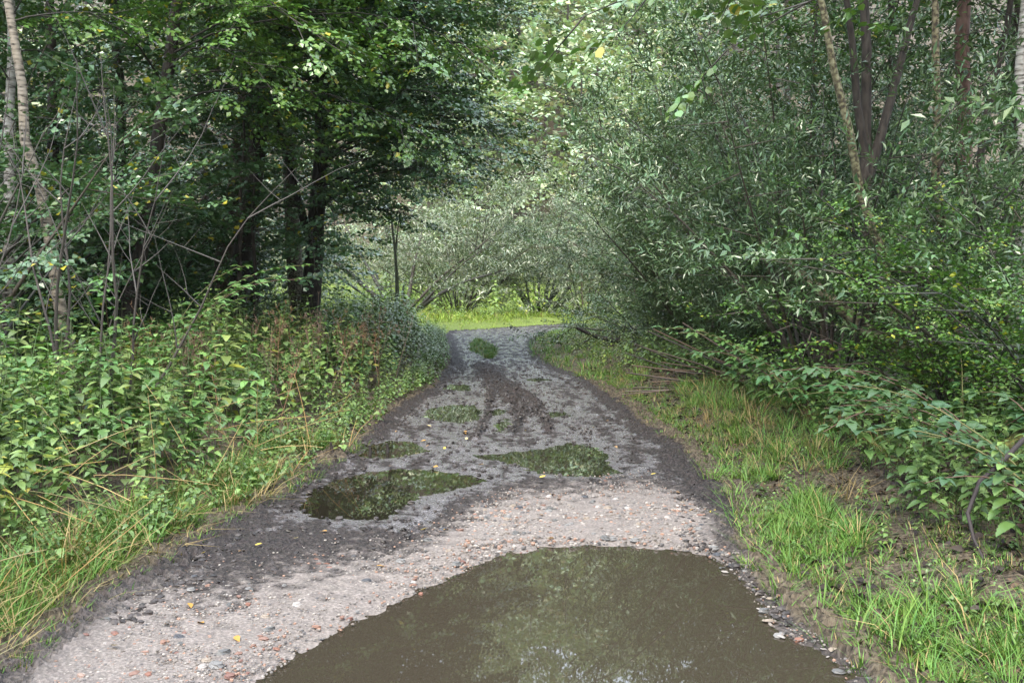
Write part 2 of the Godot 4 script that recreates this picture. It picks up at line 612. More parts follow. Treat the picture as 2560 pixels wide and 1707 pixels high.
func tree(called: String, label: String, x: float, d: float, o: Dictionary) -> Node3D:
	# trunk: list of [x, y, z] offsets from the base (z towards the viewer); boughs spread round it
	var rg := rnd(o.get("seed", int(x * 37.0 + d * 91.0)))
	var at := spot(x, d, -0.08)
	var root := thing(called, at, label, o.get("category", "tree"), o.get("group", ""))
	var height: float = o.get("h", 10.0)
	var r0: float = o.get("r", 0.15)
	var col: Color = o.get("bark_color", Color(0.06, 0.05, 0.042))
	var mat: Material = mats[o.get("bark", "bark")]
	var lean: Vector3 = o.get("lean", Vector3.ZERO)
	var tr := []
	var rr := []
	var m := 14
	for i in m + 1:
		var f := float(i) / m
		tr.append(Vector3(0, height * f, 0) + lean * f * (1.6 - 0.6 * f) + wobble(rg, 0.05) * (height / 10.0) * (1.0 if i > 0 else 0.0))
		rr.append(r0 * (1.0 - 0.85 * f) * (1.3 if i == 0 else 1.0))
	var tb := Mb.new()
	tb.tube(tr, rr, 10, col)
	for f in o.get("forks", []):
		# [height share, direction, length, radius]
		var st := along(tr, f[0])
		var fk := limb(rg, st, f[1].normalized(), f[2], -0.1, 7, 0.08)
		tb.tube(fk, taper(f[3], 8), 8, col)
	part("trunk", tb.mesh(mat), root)
	var lb := Mb.new()
	var lv := Lf.new()
	var n: int = o.get("boughs", 30)
	var h0: float = o.get("h0", 0.25)
	var reach: float = o.get("crown", 3.0)
	var toward: float = o.get("toward", 0.0)
	var bias: float = o.get("bias", 0.0)
	var kind: String = o.get("leaf", "alder")
	var wood: Color = o.get("wood", Color(0.05, 0.042, 0.034))
	for i in n:
		var f := (i + rg.randf()) / n
		var hf := lerpf(h0, 0.99, f)
		var az := TAU_GOLD * i + rg.randf_range(-0.3, 0.3)
		if rg.randf() < bias:
			az = toward + rg.randf_range(-0.9, 0.9)
		var ln := reach * pow(sin(PI * clampf(0.2 + 0.78 * f, 0.0, 1.0)), 0.6) * rg.randf_range(0.75, 1.12) * (1.0 + 0.3 * bias * cos(az - toward))
		var el := lerpf(o.get("el0", 0.4), o.get("el1", 1.15), f) + rg.randf_range(-0.25, 0.25)
		var bd := Vector3(cos(az) * cos(el), sin(el), -sin(az) * cos(el))
		var pts := limb(rg, along(tr, hf), bd, ln, o.get("droop", 0.55), 6, 0.07)
		lb.tube(pts, taper(clampf(r0 * 0.13 * (1.2 - f), 0.008, 0.03), 7), 5, wood)
		shoots(rg, lb, lv, kind, pts, ln, o, 0.2, wood)
	for a in o.get("aims", []):
		# a bough that reaches for a given place
		var st := along(tr, a[0])
		var to: Vector3 = a[1] - at - st
		var pts := limb(rg, st, (to.normalized() + Vector3(0, 0.16, 0)).normalized(), to.length() * 1.03, 0.32, 7, 0.05)
		lb.tube(pts, taper(0.025, 8), 5, wood)
		shoots(rg, lb, lv, kind, pts, to.length(), {"gap": 0.5, "reach": 0.14, "step": 0.34, "sag": 0.5}, 0.55, wood)
	part("branches", lb.mesh(mats.twig), root)
	crown(kind, lv, root)
	return root

func again(o: Node3D, called: String, label: String, x: float, d: float, turn: float, group: String) -> void:
	var c := o.duplicate()
	c.name = numbered(called)
	add_child(c)
	c.position = spot(x, d, -0.08)
	c.rotation.y = turn
	tag(c, label, "tree", group)

func shrub(called: String, label: String, x: float, d: float, o: Dictionary) -> Node3D:
	# many stems from one stool, arching outwards
	var rg := rnd(o.get("seed", int(x * 53.0 + d * 17.0)))
	var root := thing(called, spot(x, d, -0.05), label, o.get("category", "shrub"), o.get("group", ""))
	var lv := Lf.new()
	var n: int = o.get("stems", 18)
	var tall: float = o.get("h", 4.5)
	var toward: float = o.get("toward", 0.0)
	var bias: float = o.get("bias", 0.0)
	var kind: String = o.get("leaf", "willow")
	var col: Color = o.get("bark_color", Color(0.055, 0.045, 0.034))
	for i in n:
		var az := TAU_GOLD * i + rg.randf_range(-0.4, 0.4)
		if rg.randf() < bias:
			az = toward + rg.randf_range(-0.8, 0.8)
		var el := rg.randf_range(o.get("el0", 0.7), o.get("el1", 1.45))
		var ln := tall * rg.randf_range(0.6, 1.1)
		var st := Vector3(cos(az), 0, -sin(az)) * rg.randf_range(0.02, o.get("foot", 0.3))
		var pts := limb(rg, st, Vector3(cos(az) * cos(el), sin(el), -sin(az) * cos(el)), ln, o.get("arch", 0.45), 8, o.get("kink", 0.07))
		var b := Mb.new()
		var hue := vary(rg, col, 0.3)
		b.tube(pts, taper(o.get("r", 0.034) * rg.randf_range(0.6, 1.2), 9), 6, hue)
		shoots(rg, b, lv, kind, pts, ln, o, o.get("from", 0.12), hue)
		part("stem", b.mesh(mats.twig), root)
	crown(kind, lv, root)
	return root

# ---------------------------------------------------------------- ground plants

func build_track() -> void:
	for p in PUDDLES:
		var a := PackedVector2Array()
		for q in p:
			a.append(Vector2(q[0], q[1]))
		puddle_poly.append(a)
		var bx := Rect2(a[0], Vector2.ZERO)
		for q in a:
			bx = bx.expand(q)
		puddle_box.append(bx.grow(0.6))
	var xs := []
	var x := -3.4
	while x <= 3.41:
		xs.append(x)
		x += 0.032
	var ds := []
	var d := 2.1
	while d < 37.0:
		ds.append(d)
		d += maxf(0.022, d * 0.0046)
	var nx := xs.size()
	var nd := ds.size()
	var v := PackedVector3Array()
	var c := PackedColorArray()
	var t := PackedVector2Array()
	var what := PackedByteArray()
	var fine := FastNoiseLite.new()
	fine.frequency = 1.0
	fine.fractal_octaves = 4
	fine.seed = 44
	for j in nd:
		d = ds[j]
		var xl := lin(d, LEFT)
		var xr := lin(d, RIGHT)
		for i in nx:
			x = xs[i]
			var wob := 0.09 * nz.get_noise_2d(x * 90.0, d * 60.0) + 0.05 * nz2.get_noise_2d(x * 300.0, d * 300.0)
			var ins := minf(x - xl, xr - x) + wob
			var y := land(x, d)
			var f := fine.get_noise_2d(x * 7.0, d * 7.0)
			var g := fine.get_noise_2d(x * 26.0 + 40.0, d * 26.0)
			var pd := puddle_depth(x, d) + wob * 0.6 + 0.02 * g
			var stretch := fine.get_noise_2d(x * 5.0, d * 1.1 + 70.0)
			var pale := smoothstep(-0.55, 0.5, lin(x, PALE) - d + 1.4 * wob + 0.6 * f + 0.55 * g)
			var edge := smoothstep(0.34, 0.05, ins)
			pale *= 1.0 - 0.8 * edge
			var rdg := clampf(ridge(x + wob * 0.4, d), 0.0, 1.0)
			var rough := lerpf(1.0, 0.22, pale)
			var rel := 0.016 + rough * (0.018 * f + 0.02 * g) + 0.08 * rdg * (0.6 + 0.9 * f + 0.5 * g) + 0.04 * edge * (0.4 + g)
			var lane := 1.0 - minf(absf(absf(x - lerpf(0.0, -0.35, smoothstep(9.0, 20.0, d)) + 0.12 * sin(d * 0.5)) - 0.62), 0.26) / 0.26
			rel += 0.012 * (1.0 - pale) * stretch - 0.03 * (1.0 - pale) * lane * (0.6 + 0.5 * stretch)
			var wet_sheen := 0
			var k := 1
			if ins > 0.0:
				if pd > -0.6:
					rel = lerpf(rel, 0.004 * f + 0.003 * g - 0.045 * clampf(pd, -0.3, 0.1), smoothstep(-0.34, -0.06, pd)) - 0.06 * smoothstep(0.0, 0.35, pd)
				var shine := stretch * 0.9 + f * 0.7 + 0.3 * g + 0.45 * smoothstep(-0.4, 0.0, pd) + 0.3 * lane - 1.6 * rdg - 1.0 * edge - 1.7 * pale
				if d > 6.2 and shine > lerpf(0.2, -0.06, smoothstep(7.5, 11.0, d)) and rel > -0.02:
					wet_sheen = 1
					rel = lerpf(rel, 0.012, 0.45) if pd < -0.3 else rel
				k = 2 if wet_sheen else (0 if pale > 0.5 else 1)
			y += rel if ins > -0.2 else 0.01 * f + 0.01 * g
			var mud := Color(0.056, 0.045, 0.042)
			var grit := fine.get_noise_2d(x * 60.0, d * 60.0 + 11.0)
			var q := mud
			q = q.lerp(Color(0.25, 0.212, 0.192), pale)
			if wet_sheen:
				q = Color(0.17, 0.154, 0.156)  # wet mud; the paler tone paints in a silvery sky sheen
			q *= 1.0 + 0.25 * f + 0.3 * grit * (1.0 - 0.5 * pale)
			if ins <= 0.0:
				q = Color(0.13, 0.105, 0.076) * (1.0 + 0.5 * f)
				k = 3
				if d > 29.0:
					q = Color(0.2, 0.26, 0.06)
			v.append(Vector3(x, y, -d))
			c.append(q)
			t.append(Vector2(x * 1.25, d * 1.25))
			what.append(k)
	var ixs := [PackedInt32Array(), PackedInt32Array(), PackedInt32Array(), PackedInt32Array()]
	for j in nd - 1:
		for i in nx - 1:
			var q := j * nx + i
			var k := maxi(what[q], what[q + nx + 1]) if what[q] == 3 or what[q + nx + 1] == 3 else what[q]
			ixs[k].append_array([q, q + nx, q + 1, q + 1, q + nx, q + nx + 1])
	var nn := PackedVector3Array()
	nn.resize(v.size())
	for j in nd:
		for i in nx:
			var q := j * nx + i
			var a := v[j * nx + mini(i + 1, nx - 1)] - v[j * nx + maxi(i - 1, 0)]
			var b := v[mini(j + 1, nd - 1) * nx + i] - v[maxi(j - 1, 0) * nx + i]
			nn[q] = a.cross(b).normalized()
	var road := ArrayMesh.new()
	var verge := ArrayMesh.new()
	for k in 4:
		var a := []
		a.resize(Mesh.ARRAY_MAX)
		a[Mesh.ARRAY_VERTEX] = v
		a[Mesh.ARRAY_NORMAL] = nn
		a[Mesh.ARRAY_COLOR] = c
		a[Mesh.ARRAY_TEX_UV] = t
		a[Mesh.ARRAY_INDEX] = ixs[k]
		var m := road if k < 3 else verge
		m.add_surface_from_arrays(Mesh.PRIMITIVE_TRIANGLES, a)
		m.surface_set_material(m.get_surface_count() - 1, [mats.sand, mats.mud, mats.wet_sheen, mats.soil][k])
	var o := part("dirt_road", road, self)
	tag(o, "rutted muddy forest track with pale gravel near the large puddle", "road", "", "structure")
	o = part("verge_ground", verge, self)
	tag(o, "dark soil of the verges beside the muddy track", "ground", "", "structure")

	# the wide ground sheet round it, out to the wooded hill
	var b := Mb.new()
	var gx := []
	x = -160.0
	while x <= 160.0:
		gx.append(x)
		x += 1.0 if absf(x) < 16.0 else 6.0
	var gd := []
	d = -60.0
	while d <= 330.0:
		gd.append(d)
		d += 1.0 if d > -2.0 and d < 60.0 else 6.0
	for q in gd:
		for p in gx:
			var y := land(p, q)
			if absf(p) < 3.0 and q > 2.7 and q < 36.2:
				y -= 0.5
			b.v.append(Vector3(p, y, -q))
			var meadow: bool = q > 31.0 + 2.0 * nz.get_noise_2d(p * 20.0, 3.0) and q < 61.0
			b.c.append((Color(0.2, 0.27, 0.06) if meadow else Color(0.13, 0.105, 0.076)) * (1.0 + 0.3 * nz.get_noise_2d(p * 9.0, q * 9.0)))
			b.t.append(Vector2(p, q))
			b.n.append(Vector3(land(p - 0.5, q) - land(p + 0.5, q), 1.0, -(land(p, q - 0.5) - land(p, q + 0.5))).normalized())
	for j in gd.size() - 1:
		for i in gx.size() - 1:
			var q := j * gx.size() + i
			b.ix.append_array([q, q + gx.size(), q + 1, q + 1, q + gx.size(), q + gx.size() + 1])
	o = part("ground", b.mesh(mats.soil), self)
	tag(o, "forest floor and meadow rising to a wooded hill", "ground", "", "structure")

	var say := ["large murky brown puddle across the pale gravel", "dark puddle along the nettle edge next to the mud bank", "star shaped puddle mid track below the wheel ruts", "small puddle under the overhanging nettles with standing stalks", "oval puddle beside the rut ridge near the nettles", "thin puddle at the foot of the dark nettle clump", "narrow puddle sliver near the dead branch verge", "small shallow puddle between the ruts and the grassy verge", "tiny puddle inside the wheel rut", "long thin water film in the rut below the mud ridge"]
	for i in puddle_poly.size():
		var grown := Geometry2D.offset_polygon(puddle_poly[i], 0.14, Geometry2D.JOIN_ROUND)[0]
		var w := Mb.new()
		for q in grown:
			w.v.append(Vector3(q.x, 0.0, -q.y))
			w.n.append(Vector3.UP)
			w.c.append(Color.WHITE)
			w.t.append(q)
		var tri := Geometry2D.triangulate_polygon(grown)
		for k in range(0, tri.size(), 3):
			var e: Vector3 = (w.v[tri[k + 1]] - w.v[tri[k]]).cross(w.v[tri[k + 2]] - w.v[tri[k]])
			w.ix.append_array([tri[k], tri[k + 2], tri[k + 1]] if e.y > 0.0 else [tri[k], tri[k + 1], tri[k + 2]])
		o = part("puddle_water", w.mesh(mats.murky if i == 0 else mats.pool), self)
		tag(o, say[i], "puddle", "", "structure")

func build_stones() -> void:
	var rg := rnd(31)
	var red := []
	var grey := []
	for k in 5:
		var b := Mb.new()
		b.lump(rg, Vector3(rg.randf_range(0.8, 1.1), 0.32, rg.randf_range(0.5, 0.7)), 0.16, [Color(0.27, 0.125, 0.085), Color(0.2, 0.1, 0.075), Color(0.36, 0.24, 0.19), Color(0.24, 0.135, 0.1), Color(0.3, 0.17, 0.125)][k], 3, 5)
		red.append(b.mesh(mats.stone))
		b = Mb.new()
		b.lump(rg, Vector3(1.0, rg.randf_range(0.35, 0.55), rg.randf_range(0.6, 0.9)), 0.14, [Color(0.12, 0.115, 0.11), Color(0.22, 0.21, 0.2), Color(0.4, 0.36, 0.33), Color(0.07, 0.07, 0.075), Color(0.3, 0.24, 0.19)][k], 4, 6)
		grey.append(b.mesh(mats.stone))
	var pebble := Mb.new()
	pebble.lump(rg, Vector3(1.0, 0.5, 0.8), 0.15, Color(1, 1, 1), 3, 5)
	var pm := pebble.mesh(mats.stone)
	# brick chips and stones that can be told apart, on the pale gravel
	var made := 0
	while made < 150:
		var d := 3.9 + pow(rg.randf(), 1.5) * 4.4
		var x := rg.randf_range(-2.0, 1.5)
		var pd := puddle_depth(x, d)
		var near_shore := pd < 0.03 and pd > -0.3
		if in_road(x, d) < 0.08 or pd > 0.04 or d > lin(x, PALE) + 0.4 or (not near_shore and rg.randf() < 0.55):
			continue
		made += 1
		var s := 0.009 + 0.024 * pow(rg.randf(), 2.0)
		var o := part("brick_chip", red[rg.randi() % 5], self, Transform3D(Basis(Vector3.UP, rg.randf() * TAU) * Basis(Vector3.RIGHT, rg.randf_range(-0.3, 0.3)) * Basis().scaled(Vector3(s, s, s)), Vector3(x, (0.014 if pd < -0.05 else 0.006) + s * 0.06, -d)))
		tag(o, "small orange red brick chip lying on the gravel by the large puddle", "brick chip", "brick chips in the gravel of the track")
	made = 0
	while made < 170:
		var d := 3.9 + pow(rg.randf(), 1.3) * 4.0
		var x := rg.randf_range(-2.0, 1.5)
		var pd := puddle_depth(x, d)
		var crest := d > 5.7 and d < 7.2 and x > -0.2
		if in_road(x, d) < 0.03 or pd > 0.04 or d > lin(x, PALE) + 0.3 or (not crest and rg.randf() < 0.6):
			continue
		made += 1
		var s := 0.009 + 0.03 * pow(rg.randf(), 2.4)
		var o := part("stone", grey[rg.randi() % 5], self, Transform3D(Basis(Vector3.UP, rg.randf() * TAU) * Basis().scaled(Vector3(s, s, s)), Vector3(x, (0.014 if pd < -0.05 else 0.004) + s * 0.08, -d)))
		tag(o, "small grey or buff stone lying loose on the pale gravel", "stone", "loose stones in the gravel of the track")
	# a rim of pale stones between the large puddle and the grass
	made = 0
	while made < 90:
		var d := rg.randf_range(3.7, 6.6)
		var x := lin(d, RIGHT) + rg.randf_range(-0.22, 0.16)
		var pd := puddle_depth(x, d)
		if pd > 0.06:
			continue
		made += 1
		var s := 0.01 + 0.02 * pow(rg.randf(), 2.0)
		var o := part("stone", grey[[1, 2, 4, 0, 3][rg.randi() % 5]], self, Transform3D(Basis(Vector3.UP, rg.randf() * TAU) * Basis(Vector3.RIGHT, rg.randf_range(-0.4, 0.4)) * Basis().scaled(Vector3(s * 1.2, s * 0.7, s)), Vector3(x, 0.004 + s * 0.15, -d)))
		tag(o, "pale flat stone between the large puddle and the grass verge", "stone", "stones rimming the large puddle")
	# gravel and clods nobody could count
	var where := []
	var tint := []
	var tones := [Color(0.3, 0.26, 0.23), Color(0.25, 0.22, 0.2), Color(0.38, 0.33, 0.29), Color(0.14, 0.125, 0.12), Color(0.34, 0.2, 0.14), Color(0.2, 0.165, 0.14)]
	while where.size() < 13000:
		var d := 3.6 + pow(rg.randf(), 1.4) * 4.6
		var x := rg.randf_range(-2.15, 1.6)
		var pd := puddle_depth(x, d)
		if in_road(x, d) < -0.05 or pd > 0.03 or d > lin(x, PALE) + rg.randf_range(-0.2, 0.9) or nz.get_noise_2d(x * 40.0, d * 40.0) < rg.randf_range(-0.5, 0.25):
			continue
		var s := 0.003 + 0.009 * pow(rg.randf(), 2.5)
		if d > 5.6 and d < 7.0 and x > -0.3:
			s *= 1.7
		where.append(Transform3D(Basis(Vector3.UP, rg.randf() * TAU) * Basis(Vector3.RIGHT, rg.randf_range(-0.4, 0.4)) * Basis().scaled(Vector3(s, s, s)), Vector3(x, 0.014 + 0.006 * nz.get_noise_2d(x * 70.0, d * 70.0) + s * 0.1, -d)))
		tint.append(tones[rg.randi() % 6] * rg.randf_range(0.7, 1.25))
	var o2 := scatter("gravel", pm, where, tint, self)
	tag(o2, "fine grey and buff gravel strewn over the track", "gravel", "", "stuff")
	where = []
	tint = []
	while where.size() < 9000:
		var d := 4.5 + pow(rg.randf(), 1.3) * 15.0
		var x := rg.randf_range(-2.1, 1.8)
		var ins := in_road(x, d)
		var r := ridge(x, d)
		if ins < -0.1 or puddle_depth(x, d) > -0.02:
			continue
		var at_edge := ins < 0.35
		if not at_edge and r < 0.1 and (d < lin(x, PALE) + 0.2 or rg.randf() < 0.72):
			continue
		var s := 0.006 + 0.03 * pow(rg.randf(), 3.0)
		where.append(Transform3D(Basis(Vector3.UP, rg.randf() * TAU) * Basis(Vector3.RIGHT, rg.randf_range(-0.6, 0.6)) * Basis().scaled(Vector3(s, s * 0.9, s)), Vector3(x, 0.012 + 0.06 * maxf(r, 0.0) + land(x, d) + 0.1 * s, -d)))
		tint.append(Color(0.052, 0.041, 0.037) * rg.randf_range(0.5, 1.6))
	o2 = scatter("mud_clods", pm, where, tint, self)
	tag(o2, "dark crumbs of churned mud along the ruts and edges", "mud", "", "stuff")
	# fallen leaves
	var lm := []
	for k in 4:
		var b := Mb.new()
		b.leaf(Vector3.ZERO, Vector3.RIGHT, Vector3.UP, 0.055, 0.03, LANCE if k % 2 else OVAL, 0.25, -0.25 if k < 2 else 0.2, [Color(0.5, 0.38, 0.08), Color(0.55, 0.45, 0.22), Color(0.4, 0.22, 0.06), Color(0.3, 0.19, 0.1)][k])
		lm.append(b.mesh(mats.dry))
	made = 0
	while made < 46:
		var d := 4.2 + rg.randf() * 8.0
		var x := rg.randf_range(-1.9, 1.5)
		if in_road(x, d) < 0.0 or puddle_depth(x, d) > -0.05:
			continue
		made += 1
		var o3 := part("fallen_leaf", lm[rg.randi() % 4], self, Transform3D(Basis(Vector3.UP, rg.randf() * TAU) * Basis(Vector3.RIGHT, rg.randf_range(-0.4, 0.4)), Vector3(x, 0.026, -d)))
		tag(o3, "yellow brown fallen leaf lying on the muddy track", "leaf", "fallen leaves on the track")
	where = []
	tint = []
	var bl := Mb.new()
	bl.leaf(Vector3.ZERO, Vector3.RIGHT, Vector3.UP, 0.06, 0.035, OVAL, 0.4, 0.3, Color(1, 1, 1))
	while where.size() < 7000:
		var d := 3.4 + pow(rg.randf(), 1.5) * 14.0
		var x := lin(d, RIGHT) + 0.1 + 3.6 * rg.randf()
		where.append(Transform3D(frame((Vector3(cos(rg.randf() * TAU), rg.randf_range(-0.3, 0.3), sin(rg.randf() * TAU)) + Vector3(0.01, 0, 0)).normalized(), (Vector3.UP + wobble(rg, 0.8)).normalized()) * rg.randf_range(0.4, 1.25), spot(x, d, 0.02)))
		tint.append([Color(0.04, 0.03, 0.026), Color(0.06, 0.042, 0.032), Color(0.03, 0.024, 0.024), Color(0.09, 0.058, 0.038), Color(0.05, 0.04, 0.035)][rg.randi() % 5] * rg.randf_range(0.6, 1.4))
	o2 = scatter("leaf_litter", bl.mesh(mats.dry), where, tint, self)
	tag(o2, "dark brown leaf litter under the willows beside the track", "litter", "", "stuff")

func tufts(s: int, blades: int, tall: float, wide: float, spread: float, lay: float, col: Color, straw: float) -> Array:
	var out := []
	for k in 8:
		var rg := rnd(s * 10 + k)
		var b := Lf.new()
		var tone := vary(rg, col, 0.22)
		for i in blades:
			var a := rg.randf() * TAU
			var o := Vector3(cos(a), 0, sin(a))
			b.blade(o * rg.randf() * spread, (Vector3.UP + o * rg.randf_range(0.1, 0.8)).normalized(), tall * rg.randf_range(0.4, 1.15), wide * rg.randf_range(0.7, 1.3), o * lay * rg.randf() + Vector3(0, -lay * 0.5 * rg.randf(), 0), vary(rg, tone, 0.25, Color(0.36, 0.27, 0.12), straw))
		out.append(b)
	return out

func build_grass() -> void:
	var fresh := Color(0.115, 0.215, 0.038)
	var kinds := {
		"short": tufts(1, 14, 0.075, 0.0042, 0.06, 0.5, fresh, 0.05), "mid": tufts(2, 15, 0.13, 0.005, 0.06, 0.7, fresh, 0.08),
		"long": tufts(3, 15, 0.26, 0.0058, 0.07, 0.9, Color(0.11, 0.21, 0.04), 0.12), "straw": tufts(4, 12, 0.3, 0.0045, 0.08, 1.1, Color(0.27, 0.2, 0.09), 0.6),
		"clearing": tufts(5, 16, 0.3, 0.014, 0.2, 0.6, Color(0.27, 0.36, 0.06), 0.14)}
	var rg := rnd(77)
	var sets := {}
	for k in ["short", "mid", "long", "straw", "isle", "clearing", "meadow"]:
		sets[k] = Lf.new()
	var put := func(into: String, kind: String, x: float, d: float, s: float, lift := 0.0) -> void:
		var lean := Basis(Vector3(cos(rg.randf() * TAU), 0, sin(rg.randf() * TAU)).normalized(), rg.randf_range(0.0, 0.3))
		sets[into].add(kinds[kind][rg.randi() % 8], Transform3D(lean * Basis(Vector3.UP, rg.randf() * TAU) * (s * rg.randf_range(0.6, 1.3)), spot(x, d, lift - 0.01)))
	# left verge, in front of the nettles
	for i in 1700:
		var d := 3.0 + 6.6 * pow(rg.randf(), 1.1)
		var out := 0.75 * pow(rg.randf(), 1.3)
		var x := lin(d, LEFT) - out + 0.07
		if nz.get_noise_2d(x * 30.0, d * 30.0 + 50.0) < -0.22:
			continue
		var k := "short" if out < 0.22 else ("mid" if rg.randf() < 0.75 else "long")
		put.call(k, k, x, d, 1.0)
		if out > 0.12 and rg.randf() < 0.15:
			put.call("straw", "straw", x, d, 1.0)
	for i in 260:
		var d := 3.6 + 2.6 * rg.randf()
		var k := "mid" if rg.randf() < 0.6 else "long"
		put.call(k, k, lin(d, LEFT) - 0.3 - 1.2 * rg.randf(), d, 1.0)
	# right verge
	for i in 4600:
		var d := 2.9 + 13.0 * pow(rg.randf(), 1.25)
		var wide := lin(d, [[3.0, 1.1], [5.0, 0.95], [6.0, 0.75], [7.0, 0.6], [8.5, 1.0], [12.0, 1.2], [16.0, 0.8]])
		var out := wide * pow(rg.randf(), 0.8)
		var x := lin(d, RIGHT) + out - 0.02
		var patch := nz.get_noise_2d(x * 26.0 + 90.0, d * 26.0)
		if patch < -0.1 + 0.3 * out / wide:
			continue
		var k := "short" if (d > 8.0 and out < 0.6) or rg.randf() < 0.35 else ("mid" if rg.randf() < 0.8 else "long")
		put.call(k, k, x, d, 0.82)
		if d > 6.5 and rg.randf() < 0.07:
			put.call("straw", "straw", x + 0.3, d, 0.6)
	for i in 420:
		var d := 7.5 + 6.0 * rg.randf()
		var k := "straw" if rg.randf() < 0.2 else "long"
		put.call(k, k, lin(d, RIGHT) + 0.7 + 0.9 * rg.randf(), d, 0.8)
	for i in 900:
		var d := 15.5 + 15.0 * rg.randf()
		var k := "short" if rg.randf() < 0.6 else "mid"
		put.call(k, k, lin(d, RIGHT) + 1.8 * pow(rg.randf(), 1.4) - 0.05, d, 1.4)
	for i in 1100:
		var d := 2.9 + 3.6 * rg.randf()
		put.call("short", "short", lin(d, RIGHT) + 1.9 * rg.randf(), d, 0.9)
	for i in 560:
		var d := 8.0 + 9.0 * rg.randf()
		put.call("short", "short", lin(d, RIGHT) + 0.02 + 0.7 * rg.randf(), d, 1.15)
	# the grass island between the wheel tracks
	for i in 260:
		var d := rg.randf_range(20.0, 26.0)
		var x := lerpf(-0.46, -0.9, (d - 20.0) / 6.0) + rg.randf_range(-0.3, 0.3) * sin(PI * clampf((d - 19.7) / 6.5, 0.0, 1.0))
		put.call("isle", "short", x, d, 1.5, 0.03)
	# the bright clearing at the bend and the meadow beyond
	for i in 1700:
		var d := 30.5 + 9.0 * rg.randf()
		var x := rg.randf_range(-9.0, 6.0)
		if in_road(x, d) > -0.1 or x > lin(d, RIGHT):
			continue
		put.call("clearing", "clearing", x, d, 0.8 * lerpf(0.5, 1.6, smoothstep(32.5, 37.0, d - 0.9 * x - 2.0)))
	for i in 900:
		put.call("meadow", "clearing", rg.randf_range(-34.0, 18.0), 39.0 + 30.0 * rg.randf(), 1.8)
	for q in [["short", "short_grass", "short bright green grass on the track edges"], ["mid", "verge_grass", "fresh green grass tufts on the verges of the track"], ["long", "long_grass", "long bent grass among the verge plants"], ["straw", "dry_grass", "withered straw coloured grass on the verges"], ["isle", "grass_island", "small island of grass between the wheel tracks"], ["clearing", "clearing_grass", "bright yellow green grass in the clearing beyond the bend"], ["meadow", "meadow_grass", "bright meadow grass glimpsed behind the trees"]]:
		var o := part(q[1], sets[q[0]].mesh(mats.grass), self)
		tag(o, q[2], "grass", "", "stuff")
	
func nettle_parts(s: int, tall: float) -> Dictionary:
	# stem points and leaf places of one nettle
	var rg := rnd(s)
	var pts := limb(rg, Vector3.ZERO, (Vector3.UP + wobble(rg, 0.16)).normalized(), tall, 0.12, 5, 0.05)
	var leaves := []
	var m := int(tall * 8.0) + 3
	for i in m:
		var f := 0.25 + 0.75 * i / (m - 1.0)
		var a := PI * 0.5 * i + rg.randf_range(-0.25, 0.25)
		for k in 2:
			var o := Vector3(cos(a + PI * k), 0, sin(a + PI * k))
			var sz := 0.138 * (1.0 - 0.6 * pow(f, 2.4)) * rg.randf_range(0.75, 1.15)
			if f < 0.4 and rg.randf() < 0.4:
				continue
			var dir := (o + Vector3(0, rg.randf_range(-0.55, 0.25) + 0.35 * pow(f, 3.0), 0)).normalized()
			leaves.append([along(pts, f) + o * 0.02, dir, (Vector3.UP + o * 0.2 + wobble(rg, 0.25)).normalized(), sz])
	return {"stem": pts, "leaves": leaves}

func nettle_leaf(col: Color, s: int) -> ArrayMesh:
	var b := Mb.new()
	var rg := rnd(s)
	b.leaf(Vector3.ZERO, Vector3.RIGHT, Vector3.UP, 1.0, 0.66, TOOTHED, rg.randf_range(0.1, 0.35), rg.randf_range(0.1, 0.4), col)
	return b.mesh(mats.herb)

